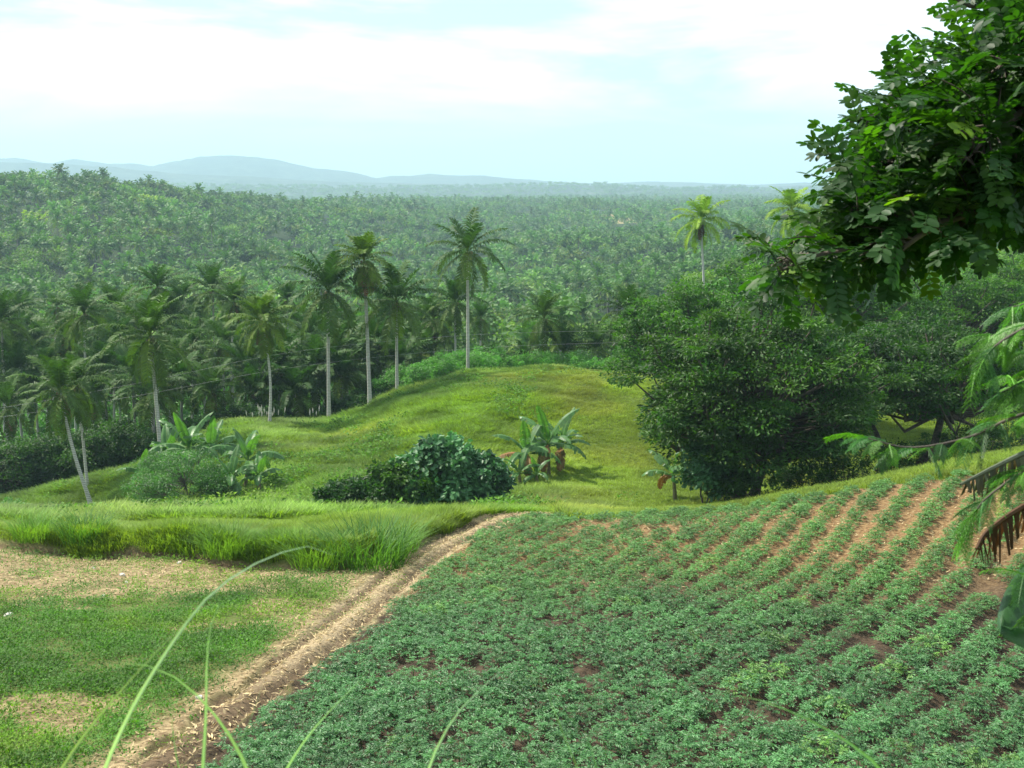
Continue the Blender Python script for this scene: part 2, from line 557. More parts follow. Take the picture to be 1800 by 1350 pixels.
def ground_mat():
    m, t, p = new_mat('ground_surface')
    A = lambda n: node(t, 'ShaderNodeAttribute', attribute_name=n).outputs['Fac']
    g = node(t, 'ShaderNodeNewGeometry')

    def noise(sc, det=5.0, rough=.6):
        n = node(t, 'ShaderNodeTexNoise', i_Scale=sc, i_Detail=det, i_Roughness=rough)
        t.links.new(g.outputs['Position'], n.inputs['Vector'])
        return n.outputs['Fac']

    def mix(f, a, b):
        n = node(t, 'ShaderNodeMix', data_type='RGBA')
        if isinstance(f, float): n.inputs['Factor'].default_value = f
        else: t.links.new(f, n.inputs['Factor'])
        for s, x in (('A', a), ('B', b)):
            if isinstance(x, tuple): n.inputs[s].default_value = (*x, 1)
            else: t.links.new(x, n.inputs[s])
        return n.outputs['Result']

    grass = mix(ramp(t, noise(.22), [(.35, 0.), (.65, 1.)]), (.050, .090, .012), (.085, .130, .018))
    grass = mix(ramp(t, noise(1.7), [(.45, 0.), (.75, .55)]), grass, (.12, .11, .035))
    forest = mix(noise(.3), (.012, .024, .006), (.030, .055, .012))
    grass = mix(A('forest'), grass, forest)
    # soil: foreground shade put into the colour low down, pale dry crumbs above
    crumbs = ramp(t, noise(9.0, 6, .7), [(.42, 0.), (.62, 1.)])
    shaded_soil = mix(crumbs, (.040, .028, .018), (.085, .058, .036))
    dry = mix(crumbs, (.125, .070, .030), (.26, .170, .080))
    soil = mix(A('dry'), shaded_soil, dry)  # attribute runs low where the foreground shade is painted
    straw = mix(ramp(t, noise(22.0, 4, .7), [(.40, 0.), (.60, 1.)]), (.20, .145, .085), (.46, .36, .22))
    rut = mix(ramp(t, noise(6.0), [(.3, 0.), (.7, 1.)]), (.075, .05, .03), (.16, .11, .065))
    track = mix(A('rut'), straw, rut)
    fal = mix(ramp(t, noise(5.0, 6, .7), [(.4, 0.), (.65, 1.)]), (.14, .095, .05), (.40, .30, .17))
    moss = mix(noise(3.0), (.075, .105, .024), (.115, .125, .040))
    fal = mix(A('green'), fal, moss)
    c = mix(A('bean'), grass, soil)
    c = mix(A('fallow'), c, fal)
    c = mix(A('track'), c, track)
    clear = mix(noise(.05), (.30, .20, .11), (.22, .24, .08))
    c = mix(A('clear'), c, clear)
    t.links.new(c, p.inputs['Base Color'])
    p.inputs['Roughness'].default_value = .95
    p.inputs['Specular IOR Level'].default_value = .15
    bp = node(t, 'ShaderNodeBump', i_Strength=.8, i_Distance=.06)
    t.links.new(noise(12.0, 6, .7), bp.inputs['Height']); t.links.new(bp.outputs[0], p.inputs['Normal'])
    return m


M_GROUND = ground_mat()
#@@TERRAIN
# ------------------------------------------------------------------ the ground: one polar sheet, split by what covers it
rads = np.concatenate([np.linspace(0.3, 11.5, 46), np.exp(np.linspace(math.log(11.8), math.log(120), 470)), np.exp(np.linspace(math.log(123), math.log(4000), 170)), np.exp(np.linspace(math.log(4200), math.log(7400), 8))])
front = np.linspace(-.62, .62, 380)
back = np.concatenate([np.linspace(.66, math.pi, 40), np.linspace(-math.pi, -.66, 40)[1:]])
ths = np.concatenate([front, back])
nr_, nt_ = len(rads), len(ths)
GP = np.stack([np.outer(rads, np.sin(ths)).ravel(), np.outer(rads, np.cos(ths)).ravel()], 1)
zb_ = zbase(GP)
zd_, (z_tr, z_be, z_fa) = detail(GP, zb_)
GV = np.c_[GP, CAM[2] + zb_ + zd_]
ii = np.arange(nr_ - 1)[:, None] * nt_; jj = np.arange(nt_)[None]; kk = (jj + 1) % nt_
GF = np.stack([ii + jj, ii + kk, ii + nt_ + kk, ii + nt_ + jj], -1).reshape(-1, 4)[:, ::-1]
gr_ = np.hypot(GP[:, 0], GP[:, 1])
# bean soil tone: pale near the crest; below it the foreground shade is painted
lit_ = smooth(24, 34, GP[:, 1] + 6 * (fbm(GP[:, 0] * .2, GP[:, 1] * .2) - .5) + .25 * np.clip(GP[:, 0], 0, 20) * 1.0)
green_ = np.zeros(len(GP))


def fallow_green(P):
    """cover of low weeds on the fallow field: bare along its far left side and far edge"""
    n = fbm(P[:, 0] * .35 + 5, P[:, 1] * .7 + 2, 4)
    far = smooth(26, 31, P[:, 1] - .22 * (P[:, 0] + 9) + 7 * (n - .5))
    edge, _ = poly_dist(P, BANK)
    e2, _ = poly_dist(P, TRACK)
    g = (1 - .92 * far) * (1 - .8 * smooth(.36, .27, n))
    return np.clip(g * smooth(.6, 1.6, np.abs(e2)), 0, 1)


m_ = z_fa > .01
green_[m_] = fallow_green(GP[m_])
# forest floor beyond the grass hill
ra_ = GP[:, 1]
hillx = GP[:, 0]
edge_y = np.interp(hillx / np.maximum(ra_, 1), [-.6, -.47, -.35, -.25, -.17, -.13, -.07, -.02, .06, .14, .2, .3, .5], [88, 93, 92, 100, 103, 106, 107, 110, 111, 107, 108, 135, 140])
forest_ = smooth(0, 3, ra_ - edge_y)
d_, _s = poly_dist(GP, TRACK)
rut_ = np.exp(-((d_ - .42) / .22) ** 2) + np.exp(-((d_ + .42) / .22) ** 2)
rut_ = np.clip(rut_ + .95 * (smooth(23, 16, GP[:, 1])), 0, 1)
cxy = pix(1088, 372, 1160)[:2]
clear_ = smooth(1.15, .85, np.hypot((GP[:, 0] - cxy[0]) / 24, (GP[:, 1] - cxy[1]) / 45))
lab = np.zeros(len(GP), int)
tr_lab = z_tr.copy()
bd_, _s = poly_dist(GP, BANK)
face_ = np.exp(-((bd_ - .10) / .20) ** 4) * (GP[:, 0] < 2) * (gr_ < 60)
z_tr = np.maximum(z_tr, face_ * .95); rut_ = np.maximum(rut_, face_)
lab[z_be > .5] = 1; lab[z_fa > .5] = 2; lab[tr_lab > .5] = 3
lab[(forest_ > .5) & (gr_ < 60000)] = np.maximum(lab[(forest_ > .5)], 0)
flab = np.max(lab[GF], axis=1)
fr_ = gr_[GF].mean(1)
fo_ = forest_[GF].mean(1) > .5
flab[(flab == 0) & fo_] = 4
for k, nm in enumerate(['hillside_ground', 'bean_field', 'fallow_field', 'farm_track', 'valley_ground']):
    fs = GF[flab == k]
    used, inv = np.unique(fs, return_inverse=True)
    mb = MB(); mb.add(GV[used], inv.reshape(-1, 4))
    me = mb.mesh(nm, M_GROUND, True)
    for an, av in (('track', z_tr), ('bean', z_be), ('fallow', z_fa), ('dry', lit_), ('green', green_), ('forest', forest_), ('rut', rut_), ('clear', clear_)):
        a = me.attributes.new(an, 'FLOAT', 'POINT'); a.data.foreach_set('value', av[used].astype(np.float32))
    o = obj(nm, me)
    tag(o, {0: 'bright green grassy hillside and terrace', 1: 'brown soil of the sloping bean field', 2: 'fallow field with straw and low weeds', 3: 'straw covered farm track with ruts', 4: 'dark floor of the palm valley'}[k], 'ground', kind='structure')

# ------------------------------------------------------------------ far hills
M_HILL, t_, p_ = new_mat('wooded_hill')
g_ = node(t_, 'ShaderNodeNewGeometry')
n_ = node(t_, 'ShaderNodeTexNoise', i_Scale=.012, i_Detail=8.0, i_Roughness=.7)
t_.links.new(g_.outputs['Position'], n_.inputs['Vector'])
t_.links.new(ramp(t_, n_.outputs['Fac'], [(.35, (.012, .032, .016)), (.52, (.028, .060, .026)), (.62, (.05, .085, .04)), (.74, (.15, .14, .09))]), p_.inputs['Base Color'])
p_.inputs['Roughness'].default_value = 1
b_ = node(t_, 'ShaderNodeBump', i_Strength=1.0, i_Distance=30.0)
t_.links.new(n_.outputs['Fac'], b_.inputs['Height']); t_.links.new(b_.outputs[0], p_.inputs['Normal'])
RIDGES = []


def ridge(name, label, prof, Y, half, seed, base=-60, rough=.2):
    """a solid hill range: crest heights given by photograph pixels at distance Y, sloping down to both sides"""
    px = np.array([p[0] for p in prof]); py = np.array([p[1] for p in prof])
    nx, ny = 420, 48
    u = np.linspace(px[0], px[-1], nx)
    cr = pix(u, np.interp(u, px, py), Y)
    t = np.linspace(-1, 1, ny)
    X = np.repeat(cr[:, 0][:, None], ny, 1) * (1 + t[None] * half / Y)
    Yg = Y + t[None] * half + X * 0
    H = (cr[:, 2] - CAM[2] - base)[:, None]
    k = 1 - np.abs(t[None]) ** 1.35
    fn = fbm(X / 330 + seed, Yg / 330, 5)
    rel = (1 - np.abs(2 * fbm(X / 420 + seed * 3, Yg / 520 + 5, 4) - 1))
    Z = base + H * np.clip(k * (1 - rough * 1.6 * (rel - .4) * np.clip(np.abs(t[None]) * 3, 0.0, 1)) , 0, None) + (fn - .5) * H * .22 * (.35 + np.abs(t[None])) + (fbm(X / 70 + seed, Yg / 110, 3) - .5) * H * .09
    V = np.stack([X, Yg, Z + CAM[2]], -1).reshape(-1, 3)
    i = np.arange(nx - 1)[:, None] * ny; j = np.arange(ny - 1)[None]
    Fc = np.stack([i + j, i + ny + j, i + ny + j + 1, i + j + 1], -1).reshape(-1, 4)
    mb = MB(); mb.add(V, Fc)
    tag(obj(name, mb.mesh(name, M_HILL, True)), label, 'hills', kind='structure')
    RIDGES.append((X, Yg, Z + CAM[2]))


ridge('distant_hills', 'pale blue distant hill range on the horizon', [(-900, 300), (-500, 285), (-200, 290), (0, 276), (30, 276), (60, 283), (100, 285), (125, 279), (160, 284), (200, 288), (270, 291), (300, 283), (345, 276), (385, 274), (420, 273), (450, 276), (480, 280), (510, 288), (540, 293), (600, 299), (640, 305), (665, 312), (690, 308), (720, 309), (755, 305), (790, 308), (850, 308), (900, 314), (930, 316), (980, 320), (1060, 322), (1120, 319), (1180, 318), (1240, 322), (1320, 325), (1420, 321), (1500, 324), (2000, 326), (2600, 326)], 5600, 1150, 2.0)
ridge('middle_hills', 'hazy low wooded hills before the distant range', [(-900, 295), (-300, 300), (0, 283), (90, 287), (200, 293), (300, 303), (420, 308), (560, 318), (700, 322), (820, 324), (900, 324), (1000, 326), (1100, 329), (1200, 327), (1300, 330), (1450, 325), (1600, 328), (2400, 326)], 4400, 700, 5.0)
ridge('wooded_ridge', 'low tree covered ridge at the end of the plain', [(-900, 330), (0, 325), (300, 326), (600, 330), (800, 329), (930, 326), (1000, 324), (1040, 327), (1060, 323), (1110, 329), (1200, 333), (1260, 331), (1300, 329), (1350, 334), (1410, 333), (1450, 329), (1500, 327), (1700, 326), (2400, 322)], 3400, 650, 9.0)

# ------------------------------------------------------------------ haze
HZ = bpy.data.materials.new('haze'); HZ.use_nodes = True
ht = HZ.node_tree; ht.nodes.remove(ht.nodes['Principled BSDF'])
pv = node(ht, 'ShaderNodeVolumePrincipled')
pv.inputs['Color'].default_value = (.58, .84, 1.0, 1)
pv.inputs['Density'].default_value = 2.0e-4
pv.inputs['Anisotropy'].default_value = 0.1
ht.links.new(pv.outputs[0], ht.nodes['Material Output'].inputs['Volume'])
zmin = float(GV[:, 2].min()) - 12; zmax = CAM[2] + 420
bv = np.array([[x, y, z] for z in (zmin, zmax) for x, y in ((-7600, -7600), (7600, -7600), (7600, 7600), (-7600, 7600))], float)
mb = MB(); mb.add(bv, [[3, 2, 1, 0], [4, 5, 6, 7], [0, 1, 5, 4], [1, 2, 6, 5], [2, 3, 7, 6], [3, 0, 4, 7]])
tag(obj('haze', mb.mesh('haze', HZ)), 'pale blue haze filling the valley air', 'haze', kind='stuff')
#@@PLANTS
# ------------------------------------------------------------------ coconut palms
def frond(rng, az, el, Lf, droop, nleaf=28, lw=.125, ll=1.05, hang=.55, seg=2, twist=0.0):
    """one feather leaf from the origin: rachis strip and two rows of leaflets; returns verts, faces, tint"""
    m = 14
    s = np.linspace(0, 1, m)
    e = el - droop * s ** 1.4
    st = Lf / (m - 1)
    dirs = np.stack([np.cos(e) * math.cos(az), np.cos(e) * math.sin(az), np.sin(e)], 1)
    side0 = np.array([-math.sin(az), math.cos(az), 0.0])
    dirs = unit(dirs + side0 * (twist * s ** 2)[:, None])
    pts = np.concatenate([[[0, 0, 0]], np.cumsum(dirs[:-1] * st, axis=0)])
    V, Fc, C = [], [], []
    wr = np.interp(s, [0, .15, 1], [.09, .05, .012])[:, None]
    V.append(np.concatenate([pts - side0 * wr, pts + side0 * wr]))
    i = np.arange(m - 1)
    Fc.append(np.stack([i, i + 1, i + 1 + m, i + m], 1))
    C.append(np.tile([1.9, 1.5, 1.5], (2 * m, 1)))
    n0 = 2 * m
    t = np.linspace(.14, .99, nleaf)
    for sg in (-1, 1):
        tt = t + rng.normal(0, .008, nleaf)
        P = np.stack([np.interp(tt, s, pts[:, k]) for k in range(3)], 1)
        D = unit(np.stack([np.interp(tt, s, dirs[:, k]) for k in range(3)], 1))
        up = unit(np.cross(D, np.cross(np.array([0, 0, 1.0]), D)) + 1e-6)
        L = ll * np.interp(tt, [.1, .3, .6, .9, 1], [.55, .95, 1, .6, .35]) * rng.uniform(.85, 1.1, nleaf)
        hv = hang * rng.uniform(.6, 1.3, nleaf)[:, None]
        a1 = unit(D * .55 + side0 * sg * .85 + up * .22 + rng.normal(0, .07, (nleaf, 3)))
        a2 = unit(a1 + np.array([0, 0, -1.0]) * hv * 1.9)
        wv = D * lw * .5
        p1 = P + a1 * (L * .5)[:, None]
        p2 = p1 + a2 * (L * .5)[:, None]
        V.append(np.stack([P - wv, P + wv, p1 + wv, p1 - wv, p2 + wv * .15, p2 - wv * .15], 1).reshape(-1, 3))
        k = np.arange(nleaf)[:, None] * 6 + n0
        Fc.append(np.concatenate([k + [0, 1, 2, 3], k + [3, 2, 4, 5]]))
        n0 += nleaf * 6
        c = np.ones((nleaf, 1, 3)) * rng.uniform(.8, 1.2, (nleaf, 1, 1))
        C.append(np.repeat(c, 6, 1).reshape(-1, 3))
    return np.concatenate(V), np.concatenate(Fc), np.concatenate(C)


def palm_crown(seed, nf=24, Lf=5.0, yellow=0.0, wind=0.0, low=-1.0, nleaf=28, young=.9, **kw):
    """crown mesh builder (centre at the origin) with old lower leaves yellower"""
    rng = np.random.RandomState(seed)
    mb = MB()
    for i in range(nf):
        q = i / (nf - 1)                       # 0 young spear .. 1 oldest
        az = i * 2.39996 + rng.normal(0, .15)
        el = 1.5 * (1 - q) ** .85 * young + low * q ** 1.6 + rng.normal(0, .1)
        dr = np.interp(q, [0, .25, .6, 1], [.35, .95, 1.35, .8]) * rng.uniform(.85, 1.15)
        L = Lf * np.interp(q, [0, .12, .3, 1], [.62, .85, 1, .92]) * rng.uniform(.9, 1.08)
        V, Fc, C = frond(rng, az, el, L, dr, nleaf, hang=np.interp(q, [0, .3, 1], [.12, .5, .9]), twist=wind * math.cos(az) * .5, **kw)
        y = np.clip(yellow + .45 * (q > .62) * rng.uniform(.1, 1), 0, 1)
        col = np.array([1, 1, 1]) * (1 - y) + (np.array([6.6, 4.1, 1.7]) if yellow > .5 else np.array([4.6, 2.7, 1.2])) * y
        if q < .3: col = col * np.array([1.1, 1.12, 1.0])
        mb.add(V + np.array([0, 0, .05]), Fc, C * col)
    return mb


def coconut_mb(seed, n=9):
    rng = np.random.RandomState(seed)
    mb = MB()
    an = np.linspace(0, 2 * np.pi, 9)[:-1]; ph = np.linspace(-1.5, 1.5, 6)
    base = np.stack([np.outer(np.cos(ph), np.cos(an)), np.outer(np.cos(ph), np.sin(an)), np.outer(np.sin(ph) * 1.25, np.ones(8))], -1).reshape(-1, 3)
    i = np.arange(5)[:, None] * 8; j = np.arange(8)[None]
    Fc = np.stack([i + j, i + (j + 1) % 8, i + 8 + (j + 1) % 8, i + 8 + j], -1).reshape(-1, 4)
    for k in range(n):
        a = rng.uniform(0, 6.28)
        c = np.array([math.cos(a) * .38, math.sin(a) * .38, rng.uniform(-.55, -.1)])
        mb.add(base * rng.uniform(.12, .16) + c, Fc, np.array([1, 1, 1]) * rng.uniform(.6, 1.5))
    return mb


def dead_fronds_mb(seed, n=6, Lf=2.6):
    rng = np.random.RandomState(seed)
    mb = MB()
    for k in range(n):
        V, Fc, C = frond(rng, rng.uniform(0, 6.28), rng.uniform(-1.35, -1.1), Lf * rng.uniform(.7, 1.1), .3, 16, ll=.6, hang=1.0)
        mb.add(V, Fc, C * rng.uniform(.6, 1.6))
    return mb


def trunk_mb(h, lean, rng, r0=.17, r1=.11, curve=0.0):
    """trunk from the origin up to (lean.x, lean.y, h)"""
    s = np.linspace(0, 1, 14)
    bow = np.sin(s * np.pi)[:, None] * np.array([curve, curve * .3, 0])
    P = np.stack([lean[0] * s ** 1.3, lean[1] * s ** 1.3, h * s], 1) + bow
    r = r0 + (r1 - r0) * s ** .7 + .10 * np.exp(-s * 16)
    V, Fc = tube(P, r, 9)
    mb = MB(); mb.add(V, Fc)
    return mb


CROWNS = [palm_crown(11, 29, 5.1, .02).mesh('palm_crown_mesh', M_PALM), palm_crown(12, 26, 4.8, .0, low=-1.1).mesh('palm_crown_mesh', M_PALM),
          palm_crown(13, 30, 5.3, .05).mesh('palm_crown_mesh', M_PALM), palm_crown(14, 25, 4.7, .12, low=-1.25).mesh('palm_crown_mesh', M_PALM)]
CROWN_YG = palm_crown(15, 26, 4.0, .42, young=.95, low=-1.2).mesh('palm_crown_mesh', M_PALM)
CROWN_OPEN = palm_crown(16, 22, 4.7, .06, low=-1.15, young=.8).mesh('palm_crown_mesh', M_PALM)
CROWN_YELLOW = palm_crown(17, 20, 4.2, .78, young=.95, low=-1.05, wind=.4, lw=.13).mesh('palm_crown_mesh', M_PALM)
CROWN_GOLD = palm_crown(18, 28, 5.0, .16, low=-1.15).mesh('palm_crown_mesh', M_PALM)
CROWN_YOUNG = palm_crown(19, 16, 4.6, .03, low=.1, young=1.0).mesh('palm_crown_mesh', M_PALM)
NUTS = [coconut_mb(31).mesh('coconut_mesh', M_NUT, True), coconut_mb(32, 7).mesh('coconut_mesh', M_NUT, True)]
DEADS = [dead_fronds_mb(41).mesh('dead_frond_mesh', M_DEAD), dead_fronds_mb(42, 4).mesh('dead_frond_mesh', M_DEAD)]


def palm(cpx, cpy, Y, bpx=None, crown=None, size=1.0, label=None, seed=0, dead=None, nuts=True, group='coconut palms of the grove', r0=.17, curve=0.0, name='coconut_palm', minh=.8):
    rng = np.random.RandomState(1000 + seed)
    c = pix(cpx, cpy, Y)
    bx = xat(bpx if bpx is not None else cpx + rng.uniform(-8, 8), Y)
    by = Y
    g = gz(bx, by) - .15
    h = max(c[2] - g, minh)
    t = thing(name, label, 'palm tree', (bx, by, g), 0, group)
    lean = (c[0] - bx, 0.0)
    top = (lean[0], lean[1], h)
    if h > 1.2:
        obj('trunk', trunk_mb(h, lean, rng, r0, r0 * .66, curve).mesh('trunk_mesh', M_TRUNK, True), t)
    obj('crown', crown or CROWNS[seed % 4], t, top, rng.uniform(0, 6.28), (size, size, size * rng.uniform(.95, 1.1)))
    if nuts and h > 4:
        obj('coconut_cluster', NUTS[seed % 2], t, top, rng.uniform(0, 6), size)
    if dead:
        obj('dead_frond', DEADS[seed % 2], t, (top[0], top[1], h - .15), rng.uniform(0, 6), dead)
    return t


# the palms one can single out
palm(640, 458, 104, 650, CROWN_YG, .92, 'tall palm with lime green crown over a skirt of dead brown fronds', 1, dead=1.25, r0=.21)
palm(577, 512, 103, 577, CROWNS[0], 1.12, 'tall dark green palm left of the lime crowned palm, base on the grassy ridge', 2, r0=.2)
palm(697, 532, 106, 698, CROWNS[2], 1.03, 'palm right of the lime crowned palm with wide drooping dark fronds', 3, r0=.18)
palm(822, 442, 110, 823, CROWN_OPEN, 1.02, 'tallest slim palm above the green hill, sparse open crown on pale trunk', 4, r0=.19)
palm(460, 566, 97, 471, CROWN_YG, .95, 'slender curved palm with yellowish green drooping crown and pale trunk', 5, r0=.14, curve=.35, dead=.8)
palm(264, 592, 89, 277, CROWN_GOLD, 1.02, 'big palm behind the bananas with golden tipped lower fronds', 6, r0=.19)
palm(106, 690, 84, 149, CROWN_GOLD, .80, 'leaning palm on the left slope with bent grey trunk', 7, r0=.17, dead=.8, curve=-.35)
palm(136, 678, 89, 143, CROWNS[3], .78, 'upright palm close behind the leaning one on the left slope', 8, r0=.14)
palm(956, 560, 119, 958, CROWN_GOLD, .88, 'palm above the hill crest with one orange frond, right of the tallest palm', 9, r0=.17)
palm(1103, 548, 121, 1101, CROWNS[0], .95, 'bushy palm beside the big dark tree with long hanging fronds', 10, r0=.18)
palm(800, 532, 127, 801, CROWNS[1], .92, 'dark palm just left of the tallest slim palm', 11, r0=.16)
palm(762, 562, 130, 763, CROWNS[3], .92, 'shadowy palm with brown hanging fronds between two pale trunks', 12, dead=1.1, r0=.16)
palm(846, 560, 152, 842, CROWNS[1], .72, 'small pale palm right of the tallest slim palm', 13)
palm(921, 628, 117, 921, CROWN_YOUNG, .52, 'short young palm standing like a green brush on the hill crest', 14, nuts=False, group='young palms')
palm(868, 632, 116, 868, CROWN_YOUNG, .62, 'low young palm at the foot of the tallest slim palm', 15, nuts=False, group='young palms')
palm(990, 622, 119, 990, CROWN_YOUNG, .98, 'young palm with long arching fronds over the hill crest', 16, nuts=False, group='young palms')
palm(1046, 618, 120, 1046, CROWN_YOUNG, .9, 'young palm with reddish stem and arching fronds near the big dark tree', 17, nuts=False, group='young palms')
palm(1232, 388, 157, 1232, CROWN_YELLOW, 1.2, 'lone tall yellow palm with orange dead frond above the right forest', 18, r0=.2, dead=1.0, group=None)
palm(1392, 368, 142, 1404, CROWN_YELLOW, 1.1, 'yellow palm half hidden by the overhanging branch', 19, r0=.18, group=None)
GROVE = [(148, 552, 118), (204, 545, 135), (277, 505, 140), (318, 535, 150), (374, 512, 150), (411, 532, 135), (437, 560, 150), (505, 528, 150), (2, 566, 120), (62, 602, 150), (28, 655, 118),
         (84, 652, 128), (338, 606, 128), (392, 604, 124), (500, 632, 118), (545, 592, 128), (592, 625, 116), (372, 690, 106), (430, 645, 112), (488, 652, 112), (632, 640, 118), (15, 716, 112), (182, 648, 114),
         (232, 662, 108), (556, 655, 112), (612, 590, 135), (664, 605, 122), (722, 598, 135), (745, 575, 150), (302, 640, 116), (455, 600, 130), (130, 610, 140), (520, 570, 165), (250, 560, 165),
         (340, 560, 175), (690, 560, 165), (36, 545, 170), (100, 540, 175), (780, 590, 160), (210, 600, 128), (270, 690, 104), (160, 700, 112), (60, 690, 120),
         (5, 640, 140), (45, 580, 160), (115, 590, 130), (172, 575, 150), (235, 575, 150), (300, 570, 140), (360, 640, 135), (410, 620, 145), (475, 580, 140), (530, 650, 124), (575, 560, 150), (600, 570, 170), (650, 640, 130), (675, 560, 150), (745, 620, 128), (450, 690, 108), (520, 690, 108), (345, 560, 160), (140, 660, 130), (320, 670, 110), (600, 660, 112), (20, 600, 150), (265, 630, 120), (705, 640, 118)]
for i, (px, py, Y) in enumerate(GROVE):
    palm(px, py, Y, None, None, [.98, 1.05, .92, 1.0, 1.08][i % 5] * (.86 if Y > 155 else .95), 'dark green coconut palm in the crowded grove on the valley floor left of the hill', 30 + i, dead=(.9 if i % 4 == 1 else None))

# ------------------------------------------------------------------ broad-leaved trees
def cloud(rng, C, Rd, n, L, Wd, up=.55, out=.45, tint=(1, 1, 1), tv=.25, hexa=False, yel=0.0):
    """leaves scattered through flattened clumps: C centres, Rd radii (k,3), n leaves each"""
    k = len(C)
    d = rand_unit(rng, k * n)
    rr = rng.uniform(.35, 1.0, (k * n, 1)) ** .6
    off = d * rr * np.repeat(Rd, n, 0)
    P = np.repeat(C, n, 0) + off
    ax = unit(d * [1, 1, .35] + rng.normal(0, .45, (k * n, 3)) + [0, 0, -.18])
    nr = unit(d * out + [0, 0, up] + rng.normal(0, .42, (k * n, 3)))
    Ls = L * rng.uniform(.7, 1.25, k * n); Ws = Wd * rng.uniform(.75, 1.2, k * n)
    tc = np.repeat(rng.uniform(1 - tv, 1 + tv, (k, 1)), n, 0) * rng.uniform(.82, 1.18, (k * n, 1)) * np.array(tint)
    if yel:
        y = np.repeat(rng.uniform(0, yel, (k, 1)), n, 0)
        tc = tc * (1 + y * np.array([[1.5, .65, .1]]))
    if hexa:
        V, Fc = leaf_hex(P, ax, nr, Ls, Ws); per = 6
    else:
        V, Fc = leaf_quads(P, ax, nr, Ls, Ws, fold=.12); per = 4
    return V, Fc, np.repeat(tc, per, 0)


def tree_parts(seed, rx, ry, zc, rz, nclump, nleaf, L, Wd, cl=(1.2, .55), stems=1, r0=.35, fork=.35, shell=.55, flat=1.0, tint=(1, 1, 1), yel=.5, hexa=False, tv=.25, lower=-.55, limb_every=1):
    """trunk+limbs and crown of one tree whose root is at the origin"""
    rng = np.random.RandomState(seed)
    d = rand_unit(rng, nclump * 3)
    d = d[d[:, 2] > lower][:nclump]
    rr = rng.uniform(shell, 1.0, (len(d), 1)) ** .7
    lump = 1 + .42 * (fbm(d[:, 0] * 2.2 + seed, d[:, 1] * 2.2 + d[:, 2] * 2, 3)[:, None] - .5) * 2
    C = d * rr * lump * np.array([rx, ry, rz]) + [0, 0, zc]
    C[:, 2] = np.maximum(C[:, 2], .25)
    rs = rng.uniform(.65, 1.35, (len(C), 1))
    Rd = np.concatenate([cl[0] * rs, cl[0] * rs, cl[1] * rs * flat], 1)
    # a few long shoots break the outline
    ns = max(3, len(C) // 9)
    e = rand_unit(rng, ns); e[:, 2] = np.abs(e[:, 2]) * .8 + .1
    C2 = unit(e) * rng.uniform(1.0, 1.22, (ns, 1)) * np.array([rx, ry, rz]) + [0, 0, zc]
    C = np.concatenate([C, C2]); Rd = np.concatenate([Rd, np.stack([cl[0] * .5, cl[0] * .5, cl[1] * .7], -1) * rng.uniform(.6, 1.1, (ns, 1))])
    crown = MB(); crown.add(*cloud(rng, C, Rd, nleaf, L, Wd, tint=tint, yel=yel, hexa=hexa, tv=tv))
    wood = MB()
    roots = []
    for s_ in range(stems):
        a = rng.uniform(0, 6.28)
        b = np.array([math.cos(a), math.sin(a), 0]) * (0 if stems == 1 else r0 * 2.2) * rng.uniform(.6, 1.4)
        t = np.array([b[0] * 2.2 + rng.normal(0, .2) * rx * .3, b[1] * 2.2 + rng.normal(0, .2) * ry * .3, max(zc - rz * fork, zc * .4)])
        P = np.linspace(0, 1, 7)[:, None] * (t - b) + b + np.r_[np.zeros((1, 3)), rng.normal(0, .06 * zc * .3, (5, 3)), np.zeros((1, 3))]
        V, Fc = tube(P, np.linspace(1, .6, 7) * r0 / math.sqrt(stems) * (1 + .5 * np.exp(-np.linspace(0, 6, 7))), 8)
        wood.add(V, Fc); roots.append(t)
    for i, c in enumerate(C[::limb_every]):
        t = roots[int(np.argmin([np.hypot(*(c - r)[:2]) for r in roots]))]
        mid = (t + c) / 2 + np.array([0, 0, -.12 * rz]) + rng.normal(0, .08 * rx, 3)
        P = np.array([t, t * .6 + mid * .4, mid, mid * .45 + c * .55, c])
        V, Fc = tube(P, np.linspace(.36, .06, 5) * r0, 5)
        wood.add(V, Fc)
    return wood, crown


def tree(name, label, cat, loc, parts, leaf, group=None, rotz=0, scale=None):
    t = thing(name, label, cat, loc, rotz, group, scale)
    obj('trunk', parts[0] if not isinstance(parts[0], MB) else parts[0].mesh('trunk_mesh', M_BARK, True), t)
    obj('crown', parts[1] if not isinstance(parts[1], MB) else parts[1].mesh('crown_mesh', leaf), t)
    return t


def at(px, Y, dz=0.0, py=700):
    x = xat(px, Y, py)
    return (x, Y, gz(x, Y) + dz)


# the big spreading trees on the right
x, y, z = at(1335, 56, -.3, 860)
tree('spreading_tree', 'big dark leafy tree at the field edge with dense crown to the ground', 'tree', (x, y, z), tree_parts(201, 6.0, 4.8, 5.6, 5.0, 270, 190, .27, .115, (1.25, .34), stems=3, r0=.42, yel=.9, tv=.38, lower=-.75), M_TREE)
x, y, z = at(1590, 66, -.3, 760)
tree('spreading_tree', 'wide flat crowned dark tree right of the big one with bare limbs below', 'tree', (x, y, z), tree_parts(202, 7.2, 5.2, 6.5, 3.7, 270, 190, .28, .12, (1.4, .34), stems=2, r0=.45, yel=.5, lower=-.35), M_TREE)
x, y, z = at(1215, 84, -.3, 700)
tree('spreading_tree', 'lighter green tree behind the big dark tree, its top left', 'tree', (x, y, z), tree_parts(203, 5.6, 5, 6.2, 4.8, 190, 150, .32, .14, (1.3, .5), r0=.4, tint=(1.5, 1.5, 1.2), yel=.8), M_TREE)
x, y, z = at(1420, 88, -.3, 700)
tree('spreading_tree', 'bright topped tree behind the big dark tree below the yellow palms', 'tree', (x, y, z), tree_parts(204, 8.0, 5, 8.0, 5.0, 220, 150, .32, .14, (1.5, .5), r0=.42, tint=(1.6, 1.55, 1.2), yel=.8), M_TREE)
